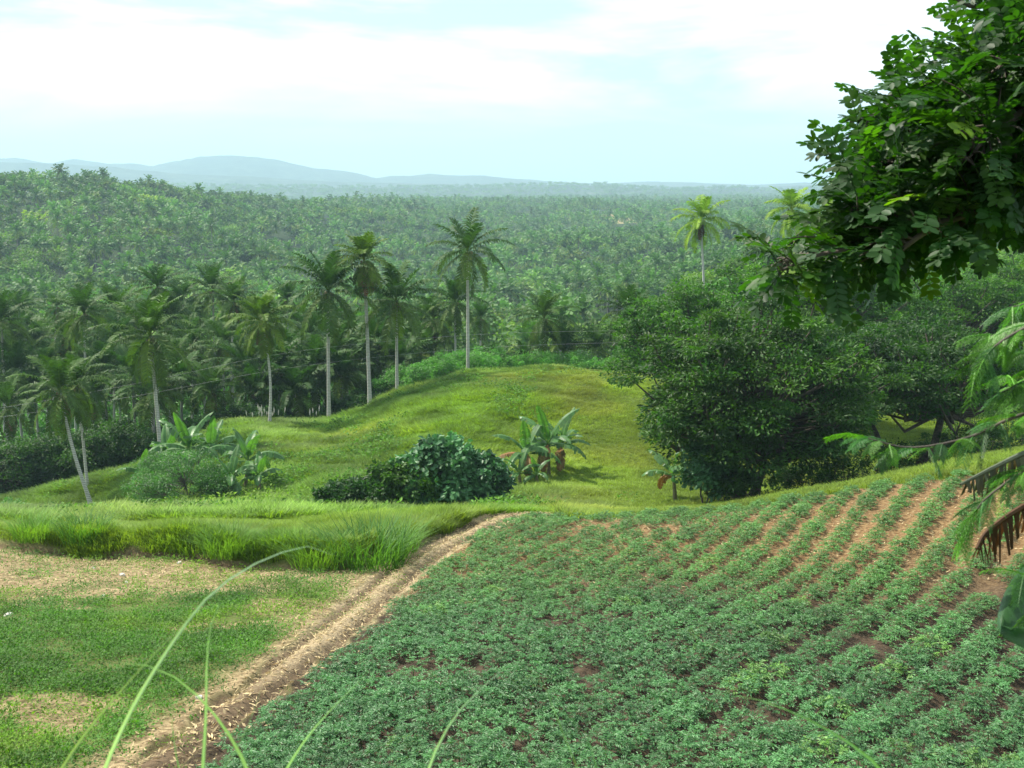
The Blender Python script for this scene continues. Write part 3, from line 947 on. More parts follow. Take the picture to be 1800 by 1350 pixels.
x, y, z = at(1640, 98, -.3, 700)
tree('spreading_tree', 'tree with bright leafy top under the overhanging branch', 'tree', (x, y, z), tree_parts(205, 8.5, 5, 7.2, 5.2, 220, 150, .34, .15, (1.5, .55), r0=.4, tint=(1.5, 1.5, 1.2), yel=.8), M_TREE)
x, y, z = at(1785, 118, -.3, 700)
tree('spreading_tree', 'pale green tree at the right edge behind the feathery branches', 'tree', (x, y, z), tree_parts(206, 8, 5, 7, 6, 160, 120, .38, .17, (1.5, .6), r0=.4, tint=(2.0, 1.8, 1.3), yel=.9), M_TREE)
# undergrowth round the big tree
x, y, z = at(1243, 54, -.1, 860)
tree('shrub', 'bluish climber covered shrub at the left foot of the big dark tree', 'shrub', (x, y, z), tree_parts(211, 1.1, 1.1, 2.0, 1.8, 40, 60, .22, .2, (.5, .4), r0=.09, stems=3, yel=.1, hexa=True), M_BLUE)
for i, (px, Y, sc, lb) in enumerate([(1480, 58, 1.0, 'low leafy shrub at the right foot of the big dark tree'), (1560, 64, 1.25, 'rounded shrub under the flat crowned tree'), (1640, 68, 1.2, 'light green shrub on the slope right of the flat crowned tree'), (1400, 60, .9, 'small shrub between the trunks of the big dark tree'), (1290, 54, .9, 'low dark shrub under the left side of the big dark tree'), (1720, 62, 1.3, 'green shrub behind the right end of the bean field'), (1690, 78, 1.6, 'taller leafy shrub on the slope beneath the feathery branches'), (1780, 70, 1.5, 'leafy shrub cut by the right edge beyond the field')]):
    x, y, z = at(px, Y, -.1, 830)
    tree('shrub', lb, 'shrub', (x, y, z), tree_parts(215 + i, 1.5 * sc, 1.4 * sc, 1.0 * sc, 1.1 * sc, 34, 80, .17, .09, (.6, .35), r0=.08, stems=3, tint=(1.1, 1.1, 1.0), yel=.6), M_TREE)

# the large-leaved shrubs in the middle
x, y, z = at(770, 60, -.1, 890)
tree('large_leaved_shrub', 'big bluish green shrub with rounded leaves in the middle of the slope', 'shrub', (x, y, z), tree_parts(221, 2.9, 2.2, 1.8, 2.1, 110, 75, .30, .27, (.62, .42), stems=4, r0=.12, tint=(1.55, 1.5, 1.45), yel=.1, hexa=True, lower=-.5), M_BLUE)
x, y, z = at(845, 60.5, -.1, 890)
tree('large_leaved_shrub', 'right hand bluish shrub leaning towards the banana plants', 'shrub', (x, y, z), tree_parts(222, 1.7, 1.5, 1.4, 1.5, 60, 80, .28, .25, (.55, .4), stems=3, r0=.1, yel=.1, hexa=True, lower=-.5), M_BLUE)
x, y, z = at(712, 58.6, -.1, 890)
tree('glossy_shrub', 'yellow green glossy shrub in front of the big bluish shrub', 'shrub', (x, y, z), tree_parts(223, 2.1, 1.3, 1.45, 1.45, 80, 90, .24, .15, (.5, .35), stems=3, r0=.08, tint=(1.5, 1.45, 1.0), yel=.8, hexa=True, lower=-.5), M_TREE)
x, y, z = at(620, 58, -.1, 890)
tree('glossy_shrub', 'low dark shrub at the left end of the middle shrubs', 'shrub', (x, y, z), tree_parts(224, 1.9, 1.2, 1.05, 1.0, 60, 85, .24, .14, (.45, .3), stems=3, r0=.07, yel=.3, hexa=True, lower=-.5), M_TREE)

# dark trees at the left edge of the slope, shrubs of the left banana clump
for i, (px, Y, sx, hz, lb) in enumerate([(20, 97, 3.6, 5.2, 'dense dark tree at the left picture edge below the palms'), (95, 99, 3.3, 5.0, 'rounded dark tree behind the leaning palm'), (165, 98, 3.0, 4.3, 'low dark tree right of the leaning palm'), (215, 100, 2.8, 4.6, 'dark tree left of the big banana clump'), (-45, 98, 3.6, 5.4, 'dark tree cut by the left edge')]):
    x, y, z = at(px, Y, -.3, 800)
    tree('round_tree', lb, 'tree', (x, y, z), tree_parts(231 + i, sx, sx, hz * .55, hz * .52, 90, 120, .26, .14, (.95, .55), r0=.2, tint=(1.15, 1.1, 1.0), yel=.45, lower=-.8), M_TREE)
for i, (px, Y, sx, hz, lb) in enumerate([(275, 70, 1.6, 2.6, 'feathery grey green shrub left in the big banana clump'), (330, 69, 2.2, 4.0, 'tall feathery shrub before the big banana clump'), (375, 68, 1.3, 2.2, 'small shrub at the foot of the big banana clump'), (290, 75, 1.6, 3.0, 'bushy shrub at the trunk of the golden tipped palm')]):
    x, y, z = at(px, Y, -.1, 860)
    tree('shrub', lb, 'shrub', (x, y, z), tree_parts(241 + i, sx, sx, hz * .52, hz * .5, 60, 130, .13, .05, (.6, .35), stems=4, r0=.08, tint=(.85, .85, 1.0), yel=.3, lower=-.6), M_BUSH)
x, y, z = at(15, 61, -.1, 900)
tree('shrub', 'small grey green shrub on the terrace at the left edge', 'shrub', (x, y, z), tree_parts(246, 1.0, .9, .6, .6, 24, 90, .12, .06, (.4, .28), stems=3, r0=.05, yel=.3), M_BUSH)

# feathery bright shrubs along the hill crest
CR = [(715, 112, 3.2), (745, 113, 3.2), (775, 113, 3.4), (805, 113, 3.3), (838, 114, 3.2), (872, 114, 3.2), (905, 114.5, 2.8), (940, 115, 2.6), (975, 115, 2.5), (1010, 115, 2.3), (1045, 114, 2.0), (1078, 113, 1.8), (690, 111, 3.0), (735, 109.5, 2.6), (790, 110.5, 2.6), (850, 111, 2.4)]
for i, (px, Y, h) in enumerate(CR):
    x, y, z = at(px, Y, -.1, 660)
    tree('feathery_shrub', 'bright green feathery shrub in the thicket along the hill crest', 'shrub', (x, y, z), tree_parts(251 + i, 1.7, 1.5, h * .5, h * .55, 50, 120, .20, .07, (.6, .45), stems=4, r0=.06, tint=(1.25, 1.3, 1.0), yel=.35, lower=-.6), M_BUSH, 'feathery shrubs along the hill crest')
# dark undergrowth on the valley edge between the trunks
UG = [(500, 108, 1.5), (540, 108, 1.8), (560, 106, 1.6), (610, 108, 2.2), (635, 108, 2.0), (660, 110, 2.4), (690, 112, 3.0), (470, 104, 1.8), (430, 104, 2.2), (395, 104, 2.4), (355, 102, 2.4), (310, 102, 2.6), (255, 104, 3.0), (590, 112, 2.6), (520, 114, 3.0), (440, 112, 3.0), (360, 112, 3.4), (720, 120, 4.0), (750, 122, 3.6), (200, 108, 3.2), (120, 112, 3.4), (50, 112, 3.4), (880, 128, 6.0), (900, 132, 7.0), (1010, 128, 5.0), (1080, 126, 4.0), (1120, 118, 4.2), (1140, 112, 4.0)]
for i, (px, Y, h) in enumerate(UG):
    x, y, z = at(px, Y, -.1, 700)
    br = 1.0 if h < 3.5 else 1.25
    tree('undergrowth_bush', 'dark green bush in the undergrowth between the palm trunks', 'bush', (x, y, z), tree_parts(281 + i, h * .75, h * .7, h * .5, h * .52, 44, 90, .26, .13, (.32 * h, .2 * h), stems=3, r0=.08, tint=(br, br, br), yel=.4, lower=-.7), M_TREE, 'undergrowth bushes below the palms')

# ------------------------------------------------------------------ banana plants
def banana_leaf(rng, Lf, Wf, el, droop, torn=.4, n=22):
    """one big leaf from the origin along +x: midrib and two torn blades"""
    s = np.linspace(0, 1, n + 1)
    e = el - droop * s ** 1.5
    d = np.stack([np.cos(e), np.zeros(n + 1), np.sin(e)], 1)
    P = np.concatenate([[[0, 0, 0]], np.cumsum(d[:-1] * Lf / n, 0)])
    prof = Wf * .5 * np.sin(np.pi * np.clip((s - .10) / .9, 0, 1) ** .75) ** .6
    prof[s < .10] = 0.0
    nrm = np.stack([-np.sin(e), np.zeros(n + 1), np.cos(e)], 1)
    mb = MB()
    V, Fc = tube(P, np.interp(s, [0, .2, 1], [.045, .03, .006]), 5)
    mb.add(V, Fc, (2.2, 1.7, 1.6))
    for sg in (-1, 1):
        hang = rng.uniform(.1, .35)
        for i in range(n):
            if prof[i] + prof[i + 1] < .02: continue
            if rng.rand() < torn: hang = rng.uniform(.05, .8)
            gap = .12 if rng.rand() < torn else 0.0
            a, b = P[i], P[i + 1] - gap * (P[i + 1] - P[i])
            o = np.array([.35, sg, 0.0]); o = o / np.linalg.norm(o)
            w0, w1 = prof[i], prof[i + 1] * (1 - .3 * (gap > 0))
            m1 = lambda w, nn, dd: (o[1] * np.array([0, 1, 0]) + o[0] * dd) * w
            k0 = a + m1(w0, nrm[i], d[i]) * .55 + nrm[i] * w0 * .12
            k1 = b + m1(w1, nrm[i], d[i]) * .55 + nrm[i] * w1 * .12
            e0 = a + m1(w0, nrm[i], d[i]) - np.array([0, 0, hang * w0])
            e1 = b + m1(w1, nrm[i], d[i]) - np.array([0, 0, hang * w1])
            c = rng.uniform(.85, 1.15)
            mb.add([a, b, k1, k0, e1, e0], [[0, 1, 2, 3], [3, 2, 4, 5]], np.array([1, 1, 1]) * c)
    return mb


def banana_plant(label, loc, h, seed, nleaf=8, Lf=2.0, tilt=0.0, brown=1, group=None):
    rng = np.random.RandomState(seed)
    t = thing('banana_plant', label, 'banana plant', loc, rng.uniform(0, 6.28), group)
    hs = h * .55
    lean = rng.normal(0, .12, 2)
    P = np.linspace(0, 1, 7)[:, None] * np.array([lean[0], lean[1], hs])
    V, Fc = tube(P, np.linspace(.14, .075, 7), 9)
    mb = MB(); mb.add(V, Fc)
    obj('stem', mb.mesh('banana_stem_mesh', M_STEMS, True), t)
    for i in range(nleaf):
        q = i / max(nleaf - 1, 1)
        el = 1.35 - 1.2 * q ** .8 + rng.normal(0, .08)
        dr = np.interp(q, [0, .4, 1], [.55, 1.35, 1.9]) * rng.uniform(.8, 1.2)
        mb = banana_leaf(rng, Lf * rng.uniform(.85, 1.1), Lf * .30, el, dr, torn=np.interp(q, [0, 1], [.12, .5]))
        dead = i >= nleaf - brown
        o = obj('leaf', mb.mesh('banana_leaf_mesh', M_DRYB if dead else M_BANANA), t, (lean[0], lean[1], hs * (1 - .05 * q)), i * 2.4 + rng.normal(0, .2))
        if dead: o['label'] = 'withered orange brown leaf'
    return t


M_DRYB = leaf_mat('dry_banana_leaf', (.16, .095, .035), trans=(1.2, .9, .4), tfac=.12, rough=.7, spec=.2, scale=2)
for k, (px, Y, h, nl, lb, br) in enumerate([
        (965, 70, 4.2, 9, 'banana plant right in the middle clump, tallest with upright leaves', 1), (932, 69, 3.6, 9, 'banana plant left in the middle clump with an orange dead leaf', 2),
        (990, 71, 3.5, 8, 'banana plant at the right rear of the middle clump', 1), (915, 66.5, 2.0, 7, 'low banana plant at the left foot of the middle clump', 1), (945, 66.8, 1.8, 6, 'small banana sucker before the middle clump', 0),
        (335, 77, 4.6, 11, 'tallest banana plant rising at the back of the left clump', 0), (300, 79, 4.2, 9, 'banana plant with fan of leaves behind the left clump', 0), (375, 78, 4.0, 9, 'banana plant behind right in the left clump', 0),
        (430, 72, 4.0, 9, 'banana plant at the right end of the left clump with one pale upright leaf', 0), (408, 69, 2.9, 8, 'broad low banana plant in front of the left clump', 0), (455, 70, 2.6, 8, 'low banana plant at the far right foot of the left clump', 0), (255, 78, 3.0, 7, 'banana plant leaning out at the left of the left clump', 2),
        (1188, 60, 2.9, 7, 'banana plant with yellowed leaves at the left edge of the big dark tree', 1), (1080, 116, 2.0, 6, 'small pale banana plant on the hill crest by the big dark tree', 0), (1062, 116.5, 1.8, 5, 'small banana plant in the shrubs of the hill crest', 0)]):
    x, y, z = at(px, Y, -.1, 850)
    banana_plant(lb, (x, y, z), h, 400 + k, nl, h * .62 + .4, brown=br)
#@@FOREST
# ------------------------------------------------------------------ the palm forest of the valley and the plain
def strip_palm(seed, nf, Lf, segs, h, wid=.85, yellow=.0, trunk=True):
    """coconut palm for seeing from afar: every frond two drooping, toothed strips"""
    rng = np.random.RandomState(seed)
    mb = MB()
    for i in range(nf):
        q = i / (nf - 1)
        az = i * 2.39996 + rng.normal(0, .2)
        el = 1.45 * (1 - q) ** .8 - .95 * q ** 1.6 + rng.normal(0, .12)
        dr = np.interp(q, [0, .3, .7, 1], [.3, 1.0, 1.3, .8]) * rng.uniform(.85, 1.15)
        L = Lf * np.interp(q, [0, .15, .35, 1], [.6, .85, 1, .9]) * rng.uniform(.9, 1.1)
        s = np.linspace(0, 1, segs + 1); e = el - dr * s ** 1.4
        d = np.stack([np.cos(e) * math.cos(az), np.cos(e) * math.sin(az), np.sin(e)], 1)
        P = np.concatenate([[[0, 0, 0]], np.cumsum(d[:-1] * L / segs, 0)]) + [0, 0, h]
        sd = np.array([-math.sin(az), math.cos(az), 0])
        w = wid * np.interp(s, [0, .2, .6, 1], [.25, .9, 1, .3])
        hg = np.interp(q, [0, .3, 1], [.1, .5, 1.0])
        col = np.array([1, 1, 1]) * rng.uniform(.85, 1.15)
        if q > .8: col = col * np.array([1.9, 1.25, .9])
        for sg in (-1, 1):
            E_ = P + sd * sg * w[:, None] * (1 - .35 * hg) - np.array([0, 0, 1]) * (w * hg)[:, None] + d * (w * .5)[:, None]
            for k in range(segs):
                m = P[k] * .25 + P[k + 1] * .75
                mb.add([P[k], m, E_[k + 1] * .8 + E_[k] * .2, E_[k] * .85 + E_[k + 1] * .15], [[0, 1, 2, 3]], col)
    if trunk:
        V, Fc = tube(np.array([[0, 0, -1.0], [.15, 0, h * .5], [0, 0, h]]), [.24, .18, .15], 5)
        mb.add(V, Fc, (1, 1, 1), 1)
    return mb


def round_crown(seed, n, L, rx, rz, h, lumps=14, trunk=True, tint=(1, 1, 1)):
    rng = np.random.RandomState(seed)
    d = rand_unit(rng, lumps * 3); d = d[d[:, 2] > -.3][:lumps]
    C = d * np.array([rx, rx, rz]) * rng.uniform(.35, .66, (lumps, 1)) + [0, 0, h]
    Rd = np.stack([np.full(lumps, rx * .52), np.full(lumps, rx * .52), np.full(lumps, rz * .46)], 1) * rng.uniform(.7, 1.3, (lumps, 1))
    mb = MB(); mb.add(*cloud(rng, C, Rd, n, L, L * .6, tint=tint, yel=.4, tv=.2))
    if trunk:
        V, Fc = tube(np.array([[0, 0, -1.0], [0.2, 0, h * .5], [0, 0, h]]), [.35, .28, .16], 5)
        mb.add(V, Fc, (1, 1, 1), 1)
    return mb


def scatter(mb_src, P, rot, sc, tint, out):
    """adds copies of a mesh builder at P (k,3) to another one"""
    for V, Fc, sl, C, off in zip(mb_src.v, mb_src.f, mb_src.m, mb_src.c, np.cumsum([0] + [len(v) for v in mb_src.v])):
        pass
    V = np.concatenate(mb_src.v); C = np.concatenate(mb_src.c)
    k = len(P); n = len(V)
    if k == 0: return
    c, s = np.cos(rot)[:, None], np.sin(rot)[:, None]
    X = (V[None, :, 0] * c - V[None, :, 1] * s) * sc[:, None] + P[:, 0:1]
    Y = (V[None, :, 0] * s + V[None, :, 1] * c) * sc[:, None] + P[:, 1:2]
    Z = V[None, :, 2] * sc[:, None] + P[:, 2:3]
    W_ = np.stack([X, Y, Z], -1).reshape(-1, 3)
    T = (C[None] * tint[:, None, :]).reshape(-1, 3)
    base = out.n
    out.v.append(W_); out.c.append(np.broadcast_to(T, W_.shape)); out.n += k * n
    for f, m in zip(mb_src.f, mb_src.m):
        F2 = (f[None] + (np.arange(k) * n)[:, None, None] + base).reshape(-1, f.shape[1])
        out.f.append(F2); out.m.append(np.tile(m, k))


# what of the ground shows from the camera: running maximum of elevation along each direction of the terrain sheet
_sl = ((GV[:, 2] - CAM[2]) / np.maximum(gr_, .1)).reshape(nr_, nt_)
_cm = np.maximum.accumulate(_sl, 0)


def seen(x, y, ztop, margin=15.0):
    r = np.hypot(x, y); th = np.arctan2(x, y)
    j = np.clip(np.round((th - front[0]) / (front[1] - front[0])).astype(int), 0, len(front) - 1)
    i = np.clip(np.searchsorted(rads, r - margin) - 1, 0, nr_ - 1)
    return (ztop - CAM[2]) / r > _cm[i, j]


rngF = np.random.RandomState(77)


def forest_points(y0, y1, sp, half=.53):
    n = int(half * (y1 * y1 - y0 * y0) / (sp * sp))
    Y = np.sqrt(rngF.uniform(y0 * y0, y1 * y1, n))
    X = rngF.uniform(-half, half, n) * Y
    # thin out points that crowd together
    key = np.round(X / (sp * .62)).astype(np.int64) * 100003 + np.round(Y / (sp * .62)).astype(np.int64)
    _, k = np.unique(key, return_index=True)
    X, Y = X[k], Y[k]
    ok = Y > np.interp(X / Y, [-.55, -.3, -.1, .05, .12, .2, .3, .55], [185, 180, 180, 172, 170, 150, 148, 150])
    ok &= ~(np.hypot((X - cxy[0]) / 27, (Y - cxy[1]) / 50) < 1)
    ok &= ~((np.abs(X - xat(1232, 157)) < 5) & (Y < 170))
    return X[ok], Y[ok]


FX, FY = [], []
for a, b, sp in ((145, 480, 7.4), (480, 1000, 8.6), (1000, 1800, 11.0), (1800, 3300, 15.0)):
    x, y = forest_points(a, b, sp); FX.append(x); FY.append(y)
FX = np.concatenate(FX); FY = np.concatenate(FY)
FZ = ground(np.c_[FX, FY])
u_ = FX / FY
# patches of broad-leaved trees among the palms
pn = fbm(FX * .018 + 4, FY * .011, 3)
pb = np.interp(u_, [-.5, -.3, -.05, .1, .25, .5], [.52, .40, .24, .26, .34, .40]) + 1.1 * (pn - .5)
pb = pb + .35 * np.exp(-((u_ - .06) / .10) ** 2) * smooth(420, 260, FY)
broad = rngF.rand(len(FX)) < pb
low_ = (u_ > .07) & (FY < 330)
broad |= low_
vis = seen(FX, FY, FZ + 15, 12)
FX, FY, FZ, broad, low_ = FX[vis], FY[vis], FZ[vis], broad[vis], low_[vis]
# coarse picture of what stands in front, to choose the trees that show
occ = np.zeros((340, 450), bool)
yy_, xx_ = np.mgrid[0:340, 0:450] * 4.0
for (px, py, Y) in GROVE: occ |= ((xx_ - px) / 40) ** 2 + ((yy_ - py - 10) / 45) ** 2 < 1
for (cx_, cy_, ax_, ay_) in ((1345, 690, 200, 190), (1600, 620, 190, 120), (1640, 250, 170, 260), (1450, 440, 100, 60), (1215, 580, 90, 60), (1750, 560, 120, 80)):
    occ |= ((xx_ - cx_) / ax_) ** 2 + ((yy_ - cy_) / ay_) ** 2 < 1
hgt = np.where(broad, rngF.uniform(6.5, 11, len(FX)), rngF.uniform(10, 16.5, len(FX)))
showing = np.zeros(len(FX))
for i in np.argsort(FY):
    if FY[i] > 620: continue
    c = np.array([FX[i], FY[i], FZ[i] + hgt[i]]) - CAM
    dy = c[1] * math.cos(PITCH) - c[2] * math.sin(PITCH); dz = c[2] * math.cos(PITCH) + c[1] * math.sin(PITCH)
    px = 900 + F_PX * c[0] / dy; py = 675 - F_PX * dz / dy; rr = 3.6 * F_PX / dy
    x0, x1, y0, y1 = [int(v / 4) for v in (px - rr, px + rr, py - rr, py + rr)]
    if x1 < 0 or x0 >= 450 or y1 < 0 or y0 >= 340: continue
    w = occ[max(y0, 0):y1 + 1, max(x0, 0):x1 + 1]
    if w.size: showing[i] = (~w).sum() * (w.size and 1); w[...] = True
FT = np.stack([rngF.uniform(.65, 1.4, len(FX)) * (.65 + .7 * fbm(FX * .012 + 60, FY * .008, 3))] * 3, 1) * rngF.uniform(.94, 1.06, (len(FX), 3))
yl = rngF.rand(len(FX)) < .05
FT[yl] *= np.array([1.7, 1.35, 1.0])
FS = np.where(broad, rngF.uniform(.9, 1.6, len(FX)), rngF.uniform(.72, 1.2, len(FX))); FS = np.where(low_, FS * .62, FS); FR = rngF.uniform(0, 6.28, len(FX))
PV = [strip_palm(500 + k, 22, 4.9, 4, [12.5, 11, 9.5, 12][k]) for k in range(4)]
BV = [round_crown(520 + k, 34, .75, [4.2, 5.0, 3.6][k], [2.8, 2.6, 3.2][k], [7.0, 7.5, 6.5][k], 18, tint=[(1.0, 1.0, 1.0), (1.5, 1.35, 1.0), (.62, .7, .8)][k]) for k in range(3)]
M_TRUNKFAR = bark_mat('forest_trunk', (.10, .095, .085), (.22, .21, .19))
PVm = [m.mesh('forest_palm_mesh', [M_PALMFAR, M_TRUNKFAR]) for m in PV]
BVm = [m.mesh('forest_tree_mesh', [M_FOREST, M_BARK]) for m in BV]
NEAR_PALMS = len([o for o in COL.objects if o.name.startswith('coconut_palm') and o.type == 'EMPTY'])
order = np.argsort(-showing)
pi = [i for i in order if not broad[i] and showing[i] > 0][:300 - NEAR_PALMS]
bi = [i for i in order if broad[i] and showing[i] > 0][:150]
single = np.zeros(len(FX), bool)
for n_, i in enumerate(pi):
    o = obj('coconut_palm', PVm[i % 4], None, (FX[i], FY[i], FZ[i]), FR[i], FS[i])
    tag(o, 'grey green coconut palm among many in the forest beyond the grove', 'palm tree', 'palms of the forest beyond the grove')
    single[i] = True
for n_, i in enumerate(bi):
    k = i % 3
    o = obj('forest_tree', BVm[k], None, (FX[i], FY[i], FZ[i] - .5), FR[i], FS[i] * 1.0)
    tag(o, 'round leafy tree standing among the palms of the far forest', 'tree', 'leafy trees among the forest palms')
    single[i] = True
pf = MB(); bf = MB()
P2 = [strip_palm(540 + k, 17, 4.9, 3, [12, 10.5, 9][k], wid=1.0, trunk=False) for k in range(3)]
P3 = [strip_palm(550 + k, 12, 5.2, 2, [12, 10][k], wid=1.3, trunk=False) for k in range(2)]
B2 = [round_crown(560 + k, 14, 1.4, [4.4, 3.8][k], [3.0, 3.2][k], 6.5, 12, False, [(1.25, 1.2, 1.0), (.7, .75, .8)][k]) for k in range(2)]
B3 = [round_crown(570 + k, 6, 2.6, 5.0, 3.4, 6.0, 7, False) for k in range(2)]
bands = [(0, 420, PV, BV), (420, 950, P2, B2), (950, 9999, P3, B3)]
vid = rngF.randint(0, 12, len(FX))
for y0, y1, pa, ba in bands:
    for lst, isb, out in ((pa, False, pf), (ba, True, bf)):
        for k, m in enumerate(lst):
            q = (FY >= y0) & (FY < y1) & (broad == isb) & ~single & (vid % len(lst) == k)
            scatter(m, np.c_[FX[q], FY[q], FZ[q] - (.5 if isb else 0)], FR[q], FS[q], FT[q], out)
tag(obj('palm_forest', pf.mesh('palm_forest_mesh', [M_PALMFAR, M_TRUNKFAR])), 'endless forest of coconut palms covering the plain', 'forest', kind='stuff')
# trees on the far ridges
for (X, Yg, Z), n_, sz in zip(RIDGES[2:], (9000,), (1.0,)):
    a = rngF.randint(0, X.shape[0], n_); b = rngF.randint(0, X.shape[1] // 2 + 2, n_)
    q = (np.abs(X[a, b]) < Yg[a, b] * .5)
    a, b = a[q], b[q]
    P = np.c_[X[a, b] + rngF.normal(0, 8, len(a)), Yg[a, b] + rngF.normal(0, 8, len(a)), Z[a, b] - 2.5]
    scatter(B3[0], P, rngF.uniform(0, 6, len(a)), rngF.uniform(.7, 1.6, len(a)) * sz, np.ones((len(a), 3)) * rngF.uniform(.8, 1.2, (len(a), 1)), bf)
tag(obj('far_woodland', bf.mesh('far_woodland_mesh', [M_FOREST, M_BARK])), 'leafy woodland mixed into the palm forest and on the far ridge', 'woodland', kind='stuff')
print('FOREST', len(FX), 'single palms', len(pi), 'near', NEAR_PALMS, 'single trees', len(bi), 'y max', FY[pi].max(), FY[bi].max())

# low scrub on the valley floor so that the ground between trunks is not bare
rs = np.random.RandomState(91)
n_ = 9000
sy = np.sqrt(rs.uniform(100 ** 2, 330 ** 2, n_)); sx = rs.uniform(-.55, .55, n_) * sy
ed = np.interp(sx / sy, [-.6, -.47, -.35, -.25, -.17, -.13, -.07, -.02, .06, .14, .2, .3, .5], [92, 96, 98, 104, 106, 109, 112, 114, 117, 117, 117, 145, 150])
q = sy > ed + 1
sx, sy = sx[q], sy[q]; szz = ground(np.c_[sx, sy])
scr = MB()
sb = [round_crown(580 + k, 16, .45, 1.5, 1.0, .7, 9, False, [(1.2, 1.25, 1.0), (.9, .9, 1.0), (1.5, 1.5, 1.0)][k]) for k in range(3)]
for k in range(3):
    q = np.arange(len(sx)) % 3 == k
    scatter(sb[k], np.c_[sx[q], sy[q], szz[q]], rs.uniform(0, 6, q.sum()), rs.uniform(.6, 1.5, q.sum()), np.ones((q.sum(), 3)) * rs.uniform(.7, 1.2, (q.sum(), 1)), scr)
tag(obj('undergrowth', scr.mesh('undergrowth_mesh', [M_BUSH])), 'leafy undergrowth covering the valley floor below the palms', 'undergrowth', kind='stuff')
# ------------------------------------------------------------------ the bean crop
rb = np.random.RandomState(301)


def bean_plant(seed, nl=40, R_=.34, H_=.26):
    rng = np.random.RandomState(seed)
    mb = MB()
    for i in range(nl):
        a = rng.uniform(0, 6.28); rad = R_ * math.sqrt(rng.uniform(.02, 1)); hh = H_ * (1.05 - .65 * (rad / R_) ** 2) * rng.uniform(.6, 1.1)
        p = np.array([math.cos(a) * rad, math.sin(a) * rad, hh])
        d = unit(np.array([math.cos(a + rng.normal(0, .6)), math.sin(a + rng.normal(0, .6)), rng.normal(.05, .3)]))
        sd = unit(np.cross(d, [0, 0, 1.0]))
        npair = 3
        P, A, N, L = [], [], [], []
        for k in range(npair):
            for sg in (-1, 1):
                P.append(p + d * (.028 * k)); A.append(unit(d * .45 + sd * sg + np.array([0, 0, rng.normal(-.15, .2)])))
                N.append(np.array([0, 0, 1.0]) + rng.normal(0, .35, 3)); L.append(.066 * rng.uniform(.8, 1.25))
        P.append(p + d * .08); A.append(d); N.append(np.array([0, 0, 1.0]) + rng.normal(0, .3, 3)); L.append(.07)
        L = np.array(L)
        V, Fc = leaf_quads(np.array(P), np.array(A), np.array(N), L, L * .42, fold=.1, droop=.15)
        mb.add(V, Fc, np.array([1, 1, 1]) * rng.uniform(.75, 1.3))
    V, Fc = tube(np.array([[0, 0, -.05], [.01, 0, H_ * .4], [0, .01, H_ * .8]]), [.012, .01, .006], 4)
    mb.add(V, Fc, (.8, .7, .6))
    return mb


BP = [bean_plant(310 + k) for k in range(8)]
cand = []
for row in range(-80, 110):
    yy = np.arange(12.2, 43.5, .19) + rb.uniform(0, .26)
    g = np.interp(yy, _ry, _rg)
    # solve row_coord = row for x (the x^2 term is small)
    x = row * .89 + g
    for _ in range(8): x = row * .89 + g + .012 * np.clip(x, -30, 30) ** 2
    cand.append(np.c_[x + rb.normal(0, .05, len(yy)), yy + rb.normal(0, .06, len(yy))])
cand = np.concatenate(cand)
cand = cand[(np.abs(cand[:, 0]) < cand[:, 1] * .55 + 1)]
tr, be, fa, lat = zones(cand)
cand = cand[(be > .9)]
lat_, _ = poly_dist(cand, TRACK)
cand = cand[np.abs(lat_) > 1.15]
sparse = smooth(20, 31, cand[:, 1] + .28 * np.clip(cand[:, 0], 0, 30) + 5 * (fbm(cand[:, 0] * .25, cand[:, 1] * .25) - .5))
rc_ = row_coord(cand)
gap = fbm(np.round(rc_ / 1.5) * 3.7 + 9, cand[:, 1] * .95 + np.round(rc_ / 1.5) * 1.9, 2)
keep = rb.rand(len(cand)) > np.clip(0.03 + .06 * sparse + 5.0 * np.clip(gap - .66, 0, 1), 0, .95)
cand, sparse = cand[keep], sparse[keep]
bz = ground(cand)
bsc = (.84 - .06 * sparse) * rb.uniform(.62, 1.26, len(cand))
btint = (np.array([[.95, 1.0, 1.12]]) * (1 - sparse[:, None]) + np.array([[1.15, 1.1, .85]]) * sparse[:, None]) * rb.uniform(.72, 1.25, (len(cand), 1))  # cooler low on the slope: bluish foreground shade put into the tint
ol = rb.rand(len(cand)) < .03
btint[ol] *= np.array([1.6, 1.25, .8])
crop = MB()
for k in range(8):
    q = np.arange(len(cand)) % 8 == k
    scatter(BP[k], np.c_[cand[q], bz[q]], rb.uniform(0, 6.28, q.sum()), bsc[q], btint[q], crop)
tag(obj('bean_crop', crop.mesh('bean_crop_mesh', M_BEAN)), 'dense rows of bluish green bean plants covering the slope', 'crop', kind='stuff')
print('BEANS', len(cand), crop.n)

# ------------------------------------------------------------------ weeds on the fallow field and sprigs on the track
def weed(seed, n=22, R_=.16, H_=.10, L=.036):
    rng = np.random.RandomState(seed)
    a = rng.uniform(0, 6.28, n); r = R_ * np.sqrt(rng.uniform(0, 1, n))
    P = np.c_[np.cos(a) * r, np.sin(a) * r, H_ * rng.uniform(.2, 1, n)]
    A = np.c_[np.cos(a), np.sin(a), rng.normal(.2, .4, n)] + rng.normal(0, .4, (n, 3))
    N = np.array([[0, 0, 1.0]]) + rng.normal(0, .4, (n, 3))
    L = L * rng.uniform(.7, 1.4, n)
    mb = MB(); V, Fc = leaf_quads(P, A, N, L, L * .5, fold=.1)
    mb.add(V, Fc, np.repeat(rng.uniform(.7, 1.3, (n, 1)), 4, 0) * np.ones((1, 3)))
    return mb


